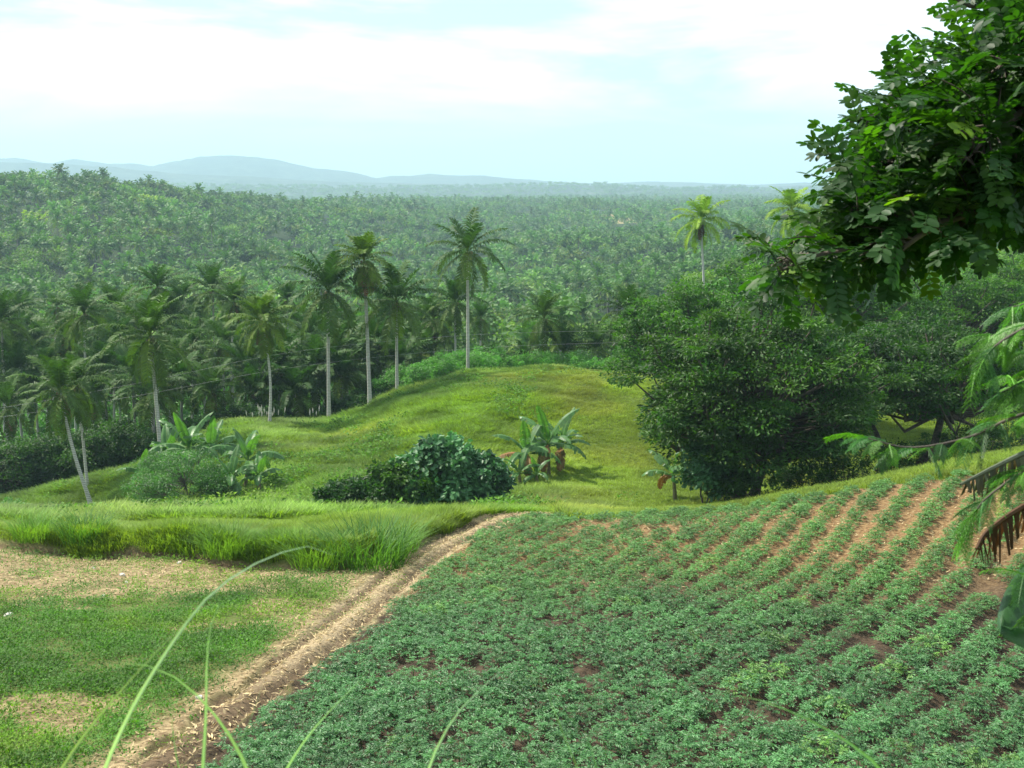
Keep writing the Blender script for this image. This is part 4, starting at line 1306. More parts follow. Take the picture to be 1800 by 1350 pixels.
WV = [weed(330 + k) for k in range(6)]
n_ = 110000
wx = rb.uniform(-24, 2, n_); wy = rb.uniform(11.5, 39, n_)
q = (np.abs(wx) < wy * .53 + .5); wx, wy = wx[q], wy[q]
tr, be, fa, lat = zones(np.c_[wx, wy])
q = fa > .6; wx, wy = wx[q], wy[q]
gcov = fallow_green(np.c_[wx, wy])
fine = fbm(wx * 1.4, wy * 1.4, 3)
q = rb.rand(len(wx)) < np.clip(gcov * .72 + .02, 0, 1) * np.clip((fine - .25) * 3, .15, 1)
wx, wy = wx[q], wy[q]; wz = ground(np.c_[wx, wy])
wd = MB()
yel = smooth(.45, .7, fbm(wx * .5 + 30, wy * .5, 3))[:, None]
wt = (np.array([[.95, 1.0, .95]]) * (1 - yel) + np.array([[1.7, 1.35, .8]]) * yel) * rb.uniform(.75, 1.25, (len(wx), 1))
for k in range(6):
    q = np.arange(len(wx)) % 6 == k
    scatter(WV[k], np.c_[wx[q], wy[q], wz[q]], rb.uniform(0, 6.28, q.sum()), rb.uniform(.7, 1.9, q.sum()), wt[q], wd)
# a few sprigs between the wheel ruts
n_ = 260
s_ = rb.uniform(2, _tl[0] - 6, n_)
cum = np.concatenate([[0], np.cumsum(np.hypot(*np.diff(TRACK, axis=0).T))])
tx = np.interp(s_, cum, TRACK[:, 0]) + rb.normal(0, .25, n_); ty = np.interp(s_, cum, TRACK[:, 1]) + rb.normal(0, .2, n_)
q = rb.rand(n_) < smooth(.4, .6, fbm(tx * .6, ty * .6 + 7)); tx, ty = tx[q], ty[q]
scatter(WV[0], np.c_[tx, ty, ground(np.c_[tx, ty])], rb.uniform(0, 6, len(tx)), rb.uniform(.6, 1.3, len(tx)), np.ones((len(tx), 3)) * np.array([1.3, 1.1, .8]), wd)
tag(obj('low_weeds', wd.mesh('low_weeds_mesh', M_WEED)), 'patchy low green weeds covering the fallow field', 'weeds', kind='stuff')
# straw litter on the track and clods on dry soil
n_ = 9000
s_ = _tl[0] * rb.uniform(0, 1, n_) ** 1.5 * .9
tx = np.interp(s_, cum, TRACK[:, 0]) + rb.normal(0, .62, n_); ty = np.interp(s_, cum, TRACK[:, 1]) + rb.normal(0, .5, n_)
fx = rb.uniform(-22, 0, 14000); fy = rb.uniform(24, 37, 14000)
tr, be, fa, lat = zones(np.c_[fx, fy]); q = (fa > .8) & (rb.rand(len(fx)) > fallow_green(np.c_[fx, fy])); fx, fy = fx[q], fy[q]
bx_ = rb.uniform(-8, 20, 9000); by_ = rb.uniform(26, 41, 9000)
tr, be, fa, lat = zones(np.c_[bx_, by_]); q = be > .9; bx_, by_ = bx_[q], by_[q]
sx = np.r_[tx, fx, bx_]; sy = np.r_[ty, fy, by_]
n_ = len(sx); a = rb.uniform(0, 6.28, n_)
P = np.c_[sx, sy, ground(np.c_[sx, sy]) + .012 + rb.uniform(0, .03, n_)]
V, Fc = leaf_quads(P, np.c_[np.cos(a), np.sin(a), rb.normal(0, .25, n_)], np.array([[0, 0, 1.0]]) + rb.normal(0, .5, (n_, 3)), rb.uniform(.05, .20, n_), rb.uniform(.015, .05, n_), fold=.2)
M_STRAW = leaf_mat('dry_straw', (.42, .33, .19), tfac=.15, rough=.85, spec=.15, trans=(1, .9, .6), vary=.3, scale=2)
mb = MB(); mb.add(V, Fc, np.repeat(rb.uniform(.55, 1.25, (n_, 1)), 4, 0) * np.ones((1, 3)))
tag(obj('straw_litter', mb.mesh('straw_litter_mesh', M_STRAW)), 'dry straw litter on the track and bare soil', 'straw', kind='stuff')

# ------------------------------------------------------------------ grass of the bank, terrace and hill
def tuft(seed, n, H_, R_, w, lean=.5):
    rng = np.random.RandomState(seed)
    a = rng.uniform(0, 6.28, n); r = R_ * np.sqrt(rng.uniform(0, 1, n))
    B = np.c_[np.cos(a) * r, np.sin(a) * r, np.full(n, -.03)]
    a2 = a + rng.normal(0, .8, n); l = lean * rng.uniform(.2, 1.2, n); h = H_ * rng.uniform(.55, 1.1, n)
    D = np.c_[np.cos(a2) * l, np.sin(a2) * l, np.ones(n)]
    m = B + D * (h * .55)[:, None]
    t = m + np.c_[np.cos(a2) * l * 2.2, np.sin(a2) * l * 2.2, np.full(n, .75)] * (h * .5)[:, None]
    sd = np.c_[-np.sin(a2), np.cos(a2), np.zeros(n)] * (w * .5)
    V = np.stack([B - sd, B + sd, m + sd * .9, m - sd * .9, t], 1).reshape(-1, 3)
    k = np.arange(n)[:, None] * 5
    mb = MB()
    c = np.repeat(rng.uniform(.75, 1.25, (n, 1)), 5, 0) * np.ones((1, 3))
    mb.add(V, k + [0, 1, 2, 3], c)
    mb.f.append(k + [3, 2, 4]); mb.m.append(np.zeros(n, int))
    return mb


TB = [tuft(350 + k, 16, .42, .20, .022, .75) for k in range(5)]
TH = [tuft(360 + k, 12, .40, .30, .038, .8) for k in range(5)]
rg = np.random.RandomState(371)


def grass_at(name, label, x, y, protos, sc, tint, sink=0.0):
    out = MB()
    z = ground(np.c_[x, y]) - sink
    for k, m in enumerate(protos):
        q = np.arange(len(x)) % len(protos) == k
        scatter(m, np.c_[x[q], y[q], z[q]], rg.uniform(0, 6.28, q.sum()), sc[q], tint[q], out)
    tag(obj(name, out.mesh(name + '_mesh', M_GRASS)), label, 'grass', kind='stuff')


# bank and terrace
n_ = 90000
x = rg.uniform(-27, 5, n_); y = rg.uniform(31, 62, n_)
d, _ = poly_dist(np.c_[x, y], BANK)
tr, be, fa, lat = zones(np.c_[x, y])
q = (d > .30 + .5 * (fbm(x * 1.1, y * 1.1, 2) - .5)) & (tr < .2) & (be < .1) & (np.abs(x) < y * .52 + 1)
x, y, d = x[q], y[q], d[q]
q = rg.rand(len(x)) < np.where(d < 3.5, 1.0, .7); x, y, d = x[q], y[q], d[q]
n1 = fbm(x * .55, y * .55, 3); n2 = fbm(x * .12 + 8, y * .3, 3)
sc = (1.12 - .55 * smooth(.6, 4, d)) * np.clip(.15 + 1.75 * n1 ** 1.2, .3, 1.5) * np.interp(x, [-25, -12, -4, 2, 5], [.8, .85, 1.05, 1.0, .5])
tint = np.ones((len(x), 3)) * rg.uniform(.8, 1.2, (len(x), 1)) * (.8 + .4 * n1[:, None])
lush = smooth(.5, .72, n2)[:, None] * smooth(6, 1, d)[:, None]
tint = tint * (1 - lush * np.array([[.3, .12, .1]])) * np.array([[1.25, 1.1, 1.0]])
grass_at('tall_grass', 'tall bright grass on the bank and terrace above the fallow field', x, y, TB, sc, tint)
# hill and slopes
n_ = 330000
y = np.sqrt(rg.uniform(35 ** 2, 128 ** 2, n_)); x = rg.uniform(-.54, .54, n_) * y
ed = np.interp(x / y, [-.6, -.47, -.35, -.25, -.17, -.13, -.07, -.02, .06, .14, .2, .3, .5], [88, 93, 92, 100, 103, 106, 107, 111, 112, 108, 110, 136, 140])
d, _ = poly_dist(np.c_[x, y], BANK)
tr, be, fa, lat = zones(np.c_[x, y])
q = (y < ed + .8) & ((d > 9.5) | ((x > 2) & (be < .1))) & (be < .1) & (tr < .2)
x, y = x[q], y[q]
n1 = fbm(x * .16, y * .16, 4); n2 = fbm(x * .45 + 3, y * .45, 3); n3 = fbm(x * .09 + 20, y * .09, 3); n4 = fbm(x * .5 + 11, y * .5, 4)
ridge_ = np.exp(-((ed[q] - y) / 5.0) ** 2)
u = x / y
# the right half of the hill is grazed short, its left flank is rank and tussocky
rank = smooth(.10, -.05, u + .25 * (n3 - .5))
sc = (.50 + .85 * rank) * np.clip(.35 + 1.3 * n4, .45, 1.5) * (1 + .35 * ridge_)
tint = np.ones((len(x), 3)) * rg.uniform(.65, 1.3, (len(x), 1)) * (.8 + .5 * n2[:, None])
br = smooth(.50, .68, n1)[:, None]
tint = tint * (1 + br * np.array([[.22, .06, .2]])) * (1 - .18 * smooth(.55, .75, n3)[:, None])
tint = tint * (1 + smooth(-.06, .06, u + .12 * (n3 - .5))[:, None] * np.array([[.24, .04, .1]]))
pale = (np.exp(-(((x - xat(620, 88)) / 5.5) ** 2 + ((y - 86) / 6.0) ** 2)) * smooth(.3, .6, n2))[:, None]
tint = tint * (1 + pale * np.array([[.8, .45, .7]]))
grass_at('hill_grass', 'rough yellow green grass covering the round hill and slopes', x, y, TH, sc, tint)
# leafy weeds in the grass: darker clumps over the hill flank and a yellow green strip at the foot of the left clump
n_ = 16000
y = np.sqrt(rg.uniform(50 ** 2, 112 ** 2, n_)); x = rg.uniform(-.54, .40, n_) * y
ed = np.interp(x / y, [-.6, -.47, -.35, -.25, -.17, -.13, -.07, -.02, .06, .14, .2, .3, .5], [88, 93, 92, 100, 103, 106, 107, 111, 112, 108, 110, 136, 140])
nn = fbm(x * .2 + 50, y * .2, 4)
u = x / y
strip = np.exp(-((y - 66.5) / 2.2) ** 2) * smooth(-.36, -.31, u) * smooth(-.18, -.22, u)
pr = smooth(.52, .70, nn) * smooth(.12, -.02, u) * .9 + strip
d, _ = poly_dist(np.c_[x, y], BANK)
q = (rg.rand(n_) < pr) & (y < ed) & (d > 11)
x, y, strip = x[q], y[q], strip[q]
HW = [weed(380 + k, 26, .5, .55, .17) for k in range(5)]
out = MB(); z = ground(np.c_[x, y])
tint = (np.array([[1.1, 1.1, .7]]) * (1 - strip[:, None]) + np.array([[2.1, 1.55, .8]]) * strip[:, None]) * rg.uniform(.75, 1.25, (len(x), 1))
for k in range(5):
    q = np.arange(len(x)) % 5 == k
    scatter(HW[k], np.c_[x[q], y[q], z[q]], rg.uniform(0, 6, q.sum()), rg.uniform(.7, 1.5, q.sum()), tint[q], out)
tag(obj('leafy_weeds', out.mesh('leafy_weeds_mesh', M_WEED)), 'leafy weeds growing through the hill grass', 'weeds', kind='stuff')

# big grass tussock at the corner of bank and track, others along the bank
for i, (px, py, sc_, lb) in enumerate([(650, 985, 1.5, 'large dark tussock of grass at the corner of bank and track'), (690, 962, 1.1, 'grass tussock beside the track above the corner'), (150, 940, 1.0, 'dark tussock on the bank edge left of the bare soil'), (60, 938, .9, 'small tussock on the bank at the left edge'), (400, 965, 1.0, 'tussock overhanging the middle of the bank'), (560, 985, 1.1, 'tussock overhanging the bank left of the corner')]):
    p = hit(px, py + 8, 25, 60)
    mb = tuft(390 + i, 420, 1.0, .75, .022, .75)
    mb.c = [c * (np.array([.42, .62, .8]) if i in (0, 2) else np.array([.75, .9, 1])) for c in mb.c]
    o = obj('grass_tussock', mb.mesh('grass_tussock_mesh', M_GRASS), None, (p[0], p[1], gz(p[0], p[1])), 0, sc_)
    tag(o, lb, 'grass tussock', 'grass tussocks along the bank')
# pale flower spikes on the ridge by the curved palm
for i, (px, Y) in enumerate([(458, 98), (470, 98.5), (486, 98), (445, 97), (552, 101)]):
    x_, y_, z_ = at(px, Y, -.05, 745)
    rr = np.random.RandomState(600 + i); mb = MB(); pl = MB()
    t = thing('flowering_reed', 'clump of reeds with white flower spikes on the ridge by the curved palm', 'reed', (x_, y_, z_), 0, 'white flowered reeds on the ridge')
    tf = tuft(610 + i, 40, 1.1, .3, .03, .4)
    obj('leaves', tf.mesh('reed_leaf_mesh', M_GRASS), t)
    for k in range(5):
        b = rr.normal(0, .22, 2); h = rr.uniform(1.2, 1.9)
        V, Fc = tube(np.array([[b[0], b[1], 0], [b[0] * 1.3, b[1] * 1.3, h * .6], [b[0] * 1.6, b[1] * 1.6, h * .75]]), .012, 4); mb.add(V, Fc, (1.6, 1.4, 2))
        V, Fc = tube(np.array([[b[0] * 1.6, b[1] * 1.6, h * .72], [b[0] * 1.7, b[1] * 1.7, h * .88], [b[0] * 1.8, b[1] * 1.8, h * 1.05]]), [.02, .055, .008], 6); pl = MB(); pl.add(V, Fc); obj('flower_spike', pl.mesh('flower_spike_mesh', M_STONE), t)
    obj('stalks', mb.mesh('reed_stalk_mesh', M_GRASS), t)
# pale stones on the bare soil
for i, (px, py, s_, lb) in enumerate([(315, 992, .10, 'white stone on bare soil below the bank'), (165, 1000, .08, 'pale stone on the bare soil at left'), (215, 1013, .11, 'flat pale stone in the straw, lower left of the white stone'), (222, 1024, .07, 'small tan stone just below the flat pale stone'), (15, 1085, .12, 'whitish stone on the bare soil at the left edge'), (182, 1048, .07, 'small pale stone at the rim of the weeds'), (350, 1230, .09, 'pale stone among the weeds near the track')]):
    p = hit(px, py)
    rr = np.random.RandomState(640 + i)
    an = np.linspace(0, 2 * np.pi, 9)[:-1]; ph = np.linspace(-1.4, 1.4, 5)
    V = np.stack([np.outer(np.cos(ph), np.cos(an)), np.outer(np.cos(ph), np.sin(an)) * .75, np.outer(np.sin(ph) * .5, np.ones(8))], -1).reshape(-1, 3) * s_ * rr.uniform(.8, 1.15, (40, 1))
    ii_ = np.arange(4)[:, None] * 8; jj_ = np.arange(8)[None]
    Fc = np.stack([ii_ + jj_, ii_ + (jj_ + 1) % 8, ii_ + 8 + (jj_ + 1) % 8, ii_ + 8 + jj_], -1).reshape(-1, 4)
    mb = MB(); mb.add(V, Fc); mb.f.append(np.array([[32, 33, 34, 35, 36, 37, 38, 39]])); mb.m.append(np.zeros(1, int))
    tag(obj('stone', mb.mesh('stone_mesh', M_STONE), None, (p[0], p[1], gz(p[0], p[1]) + s_ * .25), rr.uniform(0, 6)), lb, 'stone', 'pale stones on the fallow field')
# ------------------------------------------------------------------ small houses half hidden in the trees
M_WALL = bark_mat('whitewashed_wall', (.52, .51, .48), (.70, .69, .66), scale=1.5)
M_ROOF = bark_mat('iron_roof', (.20, .19, .18), (.34, .31, .28), scale=2.5)
M_PANE, t_, p_ = new_mat('window_glass'); p_.inputs['Base Color'].default_value = (.03, .035, .04, 1); p_.inputs['Roughness'].default_value = .1


def box_mb(lo, hi):
    (a, b, c), (d, e, f) = lo, hi
    V = [[a, b, c], [d, b, c], [d, e, c], [a, e, c], [a, b, f], [d, b, f], [d, e, f], [a, e, f]]
    return V, [[3, 2, 1, 0], [4, 5, 6, 7], [0, 1, 5, 4], [1, 2, 6, 5], [2, 3, 7, 6], [3, 0, 4, 7]]


def house(label, loc, w, dp, h, rotz):
    t = thing('small_house', label, 'house', loc, rotz)
    mb = MB(); mb.add(*box_mb((-w / 2, -dp / 2, -.4), (w / 2, dp / 2, h)))
    mb.add([[-w / 2, -dp / 2, h], [-w / 2, dp / 2, h], [-w / 2, 0, h + dp * .28], [w / 2, -dp / 2, h], [w / 2, dp / 2, h], [w / 2, 0, h + dp * .28]], np.array([[0, 2, 1], [3, 4, 5]]))
    obj('wall', mb.mesh('house_wall_mesh', M_WALL), t)
    mb = MB(); o_ = .5; r_ = h + dp * .28 + .08; lo_ = h - o_ * .56 + .06
    for s in (-1, 1):
        V = [[-w / 2 - o_, 0, r_], [w / 2 + o_, 0, r_], [w / 2 + o_, s * (dp / 2 + o_), lo_], [-w / 2 - o_, s * (dp / 2 + o_), lo_]]
        V = V + [[a, b, c + .07] for a, b, c in V]
        mb.add(V, [[0, 1, 2, 3], [7, 6, 5, 4], [0, 3, 7, 4], [1, 5, 6, 2], [2, 6, 7, 3]])
    obj('roof', mb.mesh('house_roof_mesh', M_ROOF), t)
    for sx in (-.28, .28):
        mb = MB(); mb.add(*box_mb((sx * w - .5, -dp / 2 - .05, 1.0), (sx * w + .5, -dp / 2 + .02, 2.0)))
        f = obj('window', mb.mesh('window_mesh', M_ROOF), t)
        mb = MB(); mb.add(*box_mb((sx * w - .42, -dp / 2 - .07, 1.08), (sx * w + .42, -dp / 2 - .04, 1.92)))
        obj('pane', mb.mesh('pane_mesh', M_PANE), f)
    mb = MB(); mb.add(*box_mb((-.45, -dp / 2 - .06, 0), (.45, -dp / 2 + .02, 2.05)))
    obj('door', mb.mesh('door_mesh', M_BARK), t)


x, y, z = at(1142, 127, 0, 650)
house('white walled house half hidden left of the big dark tree', (x, y, z + .9), 6, 5, 2.7, .3)
x, y, z = at(862, 300, 0, 580)
house('white house glimpsed between trees right of the tallest palm', (x, y, z), 8, 6, 3.2, -.2)

# ------------------------------------------------------------------ the overhanging tree at the right
rn = np.random.RandomState(701)


def bez(P, n):
    """smooth curve through control points"""
    P = np.asarray(P, float); k = len(P); s = np.linspace(0, k - 1, n)
    out = []
    Q = np.vstack([2 * P[0] - P[1], P, 2 * P[-1] - P[-2]])
    for v in s:
        i = min(int(v), k - 2); t = v - i
        a, b, c, d = Q[i], Q[i + 1], Q[i + 2], Q[i + 3]
        out.append(.5 * (2 * b + (c - a) * t + (2 * a - 5 * b + 4 * c - d) * t * t + (3 * b - a - 3 * c + d) * t ** 3))
    return np.array(out)


def pinnate(rng, base, axis, up, L, npair, ll, lw, droop, tint, out):
    """a feather leaf: stalk with pairs of oval leaflets and one at the tip"""
    s = np.linspace(0, 1, npair + 3)
    axis = unit(axis)
    d = unit(axis[None] + np.array([[0, 0, -1.0]]) * (droop * s ** 1.3)[:, None])
    P = np.concatenate([[base], base + np.cumsum(d[:-1] * L / (npair + 2), 0)])
    sd = unit(np.cross(d, up)); nr = np.cross(sd, d)
    V, Fc = tube(P, np.linspace(.0035, .0015, len(P)), 4); out.add(V, Fc, np.array(tint) * 1.2)
    B, A, N, Ls = [], [], [], []
    for k in range(2, npair + 3):
        for sg in (-1, 1):
            B.append(P[k] if k < len(P) else P[-1]); A.append(d[k] * .55 + sd[k] * sg + nr[k] * rng.normal(-.05, .15))
            N.append(nr[k] + rng.normal(0, .22, 3)); Ls.append(ll * np.interp(k, [2, 5, npair + 2], [.72, 1, 1.1]) * rng.uniform(.88, 1.1))
    B.append(P[-1]); A.append(d[-1]); N.append(nr[-1]); Ls.append(ll)
    Ls = np.array(Ls)
    V, Fc = leaf_oval(np.array(B), np.array(A), np.array(N), Ls, Ls * lw)
    out.add(V, Fc, np.array(tint) * np.repeat(rng.uniform(.85, 1.15, (len(Ls), 1)), 9, 0))


def leaf_oval(P, ax, nrm, L, Wd):
    """oval leaflets: four quads with a slight keel"""
    ax = unit(ax); sd = unit(np.cross(ax, nrm)); nr = np.cross(sd, ax)
    L = L.reshape(-1, 1); Wd = Wd.reshape(-1, 1)
    f = lambda a, b, c: P + ax * L * a + sd * Wd * b + nr * Wd * c
    V = np.stack([f(0, 0, 0), f(.22, -.38, .07), f(.62, -.5, .09), f(.92, -.26, .05), f(1.0, 0, -.02), f(.92, .26, .05), f(.62, .5, .09), f(.22, .38, .07), f(.6, 0, 0)], 1).reshape(-1, 3)
    i = np.arange(len(P))[:, None] * 9
    return V, np.concatenate([i + [0, 1, 2, 8], i + [8, 2, 3, 4], i + [8, 4, 5, 6], i + [0, 8, 6, 7]])


tb = np.array([4.3, 6.3, gz(4.3, 6.3) - .2])
tt = thing('overhanging_tree', 'near tree with dark oval leaflets overhanging from the right edge', 'tree', tb)
wood = MB()
top = pix(2150, -250, 6.4)
V, Fc = tube(bez([tb, tb + [.1, 0, 1.6], pix(2180, 560, 6.3), pix(2160, 150, 6.4), top], 20), np.linspace(.16, .06, 20), 10); wood.add(V, Fc)
# boughs: pixel and distance of their joints
BOUGH = [
    [(2170, 400, 6.3), (1900, 345, 6.0), (1700, 392, 5.7), (1540, 420, 5.4), (1400, 455, 5.2), (1352, 468, 5.1)],
    [(2170, 330, 6.3), (1900, 270, 6.1), (1720, 250, 5.8), (1560, 285, 5.5), (1478, 310, 5.3)],
    [(2165, 240, 6.4), (1930, 190, 6.3), (1750, 160, 6.1), (1600, 185, 5.9), (1495, 215, 5.7)],
    [(2160, 150, 6.4), (1950, 110, 6.5), (1780, 110, 6.4), (1660, 140, 6.3), (1560, 170, 6.1)],
    [(2160, 60, 6.4), (1980, 30, 6.6), (1850, 20, 6.6), (1740, 60, 6.5), (1700, 110, 6.4)],
    [(2155, -40, 6.4), (1980, -70, 6.4), (1850, -60, 6.4), (1730, 10, 6.4), (1665, -10, 6.4)],
    [(2170, 380, 6.3), (1920, 360, 5.6), (1760, 360, 5.2), (1640, 400, 5.0), (1560, 460, 4.9)],
    [(2170, 300, 6.3), (1950, 250, 6.6), (1830, 230, 6.7), (1720, 300, 6.6), (1650, 380, 6.4)],
    [(2170, 200, 6.3), (1960, 180, 5.6), (1850, 180, 5.3), (1760, 220, 5.1), (1700, 280, 5.0)],
    [(2165, 120, 6.3), (1970, 80, 5.7), (1880, 70, 5.5), (1800, 90, 5.4), (1740, 130, 5.3)],
    [(2172, 400, 6.3), (1900, 350, 5.9), (1700, 396, 5.5), (1560, 430, 5.2), (1440, 450, 5.0), (1375, 475, 4.9)],
    [(2168, 400, 6.3), (1880, 360, 6.2), (1680, 380, 6.0), (1520, 390, 5.8), (1440, 405, 5.7), (1385, 430, 5.6)],
    [(2168, 350, 6.3), (1880, 300, 6.0), (1690, 330, 5.7), (1560, 350, 5.5), (1490, 370, 5.4)],
    [(2172, 400, 6.3), (1960, 350, 6.2), (1820, 350, 6.0), (1700, 385, 5.9), (1600, 430, 5.8)],
]
def screen(p):
    c = p - CAM
    dy = c[1] * math.cos(PITCH) - c[2] * math.sin(PITCH); dz = c[2] * math.cos(PITCH) + c[1] * math.sin(PITCH)
    return 900 + F_PX * c[0] / dy, 675 - F_PX * dz / dy


# the crown as the photograph outlines it; leaf bases keep inside this silhouette of the boughs
OUTL = np.array([(1385, 500), (1355, 470), (1380, 425), (1430, 385), (1490, 375), (1480, 320), (1495, 270), (1560, 240), (1500, 225), (1525, 185), (1600, 160), (1640, 120), (1690, 130), (1740, 90), (1710, 20), (1760, -60), (2420, -520), (2420, 480), (2150, 470), (1980, 430), (1795, 370), (1700, 400), (1600, 440), (1500, 470), (1430, 490)], float)

sites = []
for b in BOUGH:
    C = bez([pix(*p) for p in b], 26)
    V, Fc = tube(C, np.linspace(.05, .006, 26), 6); wood.add(V, Fc)
    for i in range(0, 26):
        for _ in range(3):
            tdir = unit(C[min(i + 1, 25)] - C[max(i - 1, 0)])
            o = unit(rn.normal(0, 1, 3) * [1, 1, .8] + [0, 0, .15])
            side = unit(o - tdir * (o @ tdir) * .6 + tdir * .5)
            Lb = rn.uniform(.12, .42) * np.interp(i, [0, 6, 20, 25], [1.5, 1.25, 1, .4])
            Q = bez([C[i], C[i] + side * Lb * .5 + [0, 0, .02], C[i] + side * Lb - [0, 0, Lb * .12]], 5)
            if not inside(np.array([screen(Q[-1])]), OUTL)[0]: continue
            V, Fc = tube(Q, np.linspace(.007, .003, 5), 4); wood.add(V, Fc)
            for q in range(1, 5):
                sites.append((Q[q], unit(side + rn.normal(0, .45, 3)), b, i))
    sites.append((C[-1], unit(C[-1] - C[-4]), b, 25)); sites.append((C[-1], unit(C[-1] - C[-3] + rn.normal(0, .05, 3)), b, 25))
obj('trunk', wood.mesh('near_trunk_mesh', M_BARK, True), tt, -tb)


lv = MB(); nl_ = 0
for p, d, b, i in sites:
    sx_, sy_ = screen(p)
    if not inside(np.array([[sx_, sy_]]), OUTL)[0]: continue
    if sx_ > 2290 or sy_ < -420 or (sx_ > 1990 and rn.rand() < .45): continue
    e = screen(p + unit(d) * .2)
    tipy = sy_ - 470
    if e[0] < 1320 or e[1] > 535 or rn.rand() < (.30 if sx_ < 1640 else .08): continue
    if sx_ < 1475 and (sy_ < 418 or e[1] < 392): continue
    upv = unit(np.array([0, 0, 1.0]) + rn.normal(0, .35, 3))
    yel_ = rn.rand() < .03
    tint = np.array([1, 1, 1]) * rn.uniform(.7, 1.3)
    if i >= 22: tint = tint * np.array([1.9, 1.55, 1.0])  # bough ends lighter: sunlight through the leaves put into the tint
    if yel_: tint = np.array([6.0, 3.4, 1.3])
    pinnate(rn, p, d + np.array([0, 0, -.05]), upv, rn.uniform(.24, .34), rn.randint(6, 9), .054, .55, rn.uniform(.2, .9), tint, lv); nl_ += 1
obj('foliage', lv.mesh('near_foliage_mesh', M_NEAR, True), tt, -tb)
print('NEAR leaves', nl_, lv.n)

# ------------------------------------------------------------------ feathery branches at the right edge
fb = np.array([2.9, 3.2, gz(2.9, 3.2) - .2])
ft = thing('feathery_tree', 'slender near tree with fine feathery leaves along the right edge', 'tree', fb)
wood = MB(); fl = MB()
stem = bez([fb, fb + [.1, .05, .9], pix(2230, 800, 3.2), pix(2150, 620, 3.2), pix(2080, 470, 3.2)], 16)
V, Fc = tube(stem, np.linspace(.04, .015, 16), 7); wood.add(V, Fc)
TW = [[(2190, 720, 3.2), (1950, 700, 3.1), (1800, 728, 3.0), (1700, 770, 3.0), (1600, 787, 2.95), (1525, 770, 2.9)],
      [(2170, 650, 3.2), (1950, 600, 3.2), (1830, 590, 3.15), (1740, 590, 3.1)],
      [(2120, 560, 3.2), (1980, 520, 3.3), (1860, 520, 3.3), (1780, 540, 3.3)],
      [(2200, 760, 3.2), (1990, 760, 3.3), (1880, 740, 3.3), (1770, 660, 3.25)],
      [(2210, 800, 3.2), (2000, 820, 3.1), (1880, 810, 3.0), (1790, 830, 2.95)],
      [(2215, 900, 3.2), (2020, 930, 3.0), (1900, 960, 2.9), (1800, 1010, 2.8)],
      [(2160, 600, 3.2), (1960, 560, 3.0), (1850, 560, 2.95), (1760, 600, 2.9), (1715, 650, 2.9)],
      [(2180, 690, 3.2), (1960, 640, 3.0), (1850, 650, 2.95), (1760, 690, 2.9)],
      [(2200, 740, 3.2), (1980, 720, 3.4), (1870, 690, 3.4), (1800, 620, 3.4)],
      [(2205, 780, 3.2), (1980, 780, 3.2), (1870, 790, 3.2), (1740, 870, 3.1), (1700, 930, 3.1)],
      [(2215, 980, 3.2), (2050, 1010, 3.0), (1920, 1020, 2.9), (1830, 1060, 2.9)]]


def bipinnate(rng, base, axis, L, npin, pl, out, tint):
    """twice feathered leaf with fine leaflets"""
    axis = unit(axis)
    s = np.linspace(0, 1, npin + 2)
    d = unit(axis[None] + np.array([[0, 0, -1.0]]) * (.8 * s ** 1.3)[:, None])
    P = np.concatenate([[base], base + np.cumsum(d[:-1] * L / (npin + 1), 0)])
    V, Fc = tube(P, np.linspace(.0025, .001, len(P)), 3); out.add(V, Fc, np.array(tint) * 1.3)
    up = unit(np.array([0, 0, 1.0]) + rng.normal(0, .3, 3))
    B, A, N = [], [], []
    for k in range(1, npin + 2):
        for sg in (-1, 1):
            sd = unit(np.cross(d[k], up)) * sg
            pd = unit(d[k] * .8 + sd * .8 + rng.normal(0, .06, 3) + [0, 0, -.12])
            m = 12; t = np.linspace(.06, 1, m)
            Q = P[k] + pd * (t * pl * np.interp(k, [1, npin * .5, npin + 1], [.8, 1, .75]))[:, None] + np.array([0, 0, -1.0]) * (pl * .22 * t ** 2)[:, None]
            ps = unit(np.cross(pd, up))
            for s2 in (-1, 1):
                B.append(Q); A.append(np.tile(pd * .55 + ps * s2, (m, 1)) + rng.normal(0, .06, (m, 3))); N.append(np.tile(up, (m, 1)) + rng.normal(0, .15, (m, 3)))
            V, Fc = tube(Q[[0, m // 2, m - 1]], .0007, 3); out.add(V, Fc, np.array(tint))
    B, A, N = np.concatenate(B), np.concatenate(A), np.concatenate(N)
    Ls = .0058 * rng.uniform(.85, 1.15, len(B))
    V, Fc = leaf_quads(B, A, N, Ls, Ls * .34)
    out.add(V, Fc, np.array(tint) * np.repeat(rng.uniform(.85, 1.15, (len(B), 1)), 4, 0))


for w_ in TW:
    C = bez([pix(*p) for p in w_], 20)
    V, Fc = tube(C, np.linspace(.008, .0018, 20), 5); wood.add(V, Fc)
    for i in list(range(1, 20)):
        if screen(C[i])[0] > 2230: continue
        for sg in (-1, 1):
            td = unit(C[min(i + 1, 19)] - C[i - 1])
            sd = unit(np.cross(td, [0, 0, 1.0])) * sg
            ax = unit(td * .6 + sd * .5 + np.array([rn.normal(-.1, .3), rn.normal(0, .3), rn.normal(-.25, .35)]))
            dark = rn.uniform(.55, 1.2)
            tint = np.array([1.0, 1.0, 1.0]) * dark * (np.array([1.9, 1.6, .9]) if rn.rand() < .6 else np.array([.95, 1.0, 1.2]))
            bipinnate(rn, C[i], ax, rn.uniform(.07, .11), rn.randint(6, 9), rn.uniform(.020, .032), fl, tint)
obj('trunk', wood.mesh('feather_stem_mesh', M_BARK, True), ft, -fb)
obj('foliage', fl.mesh('feather_foliage_mesh', M_FEATHER), ft, -fb)

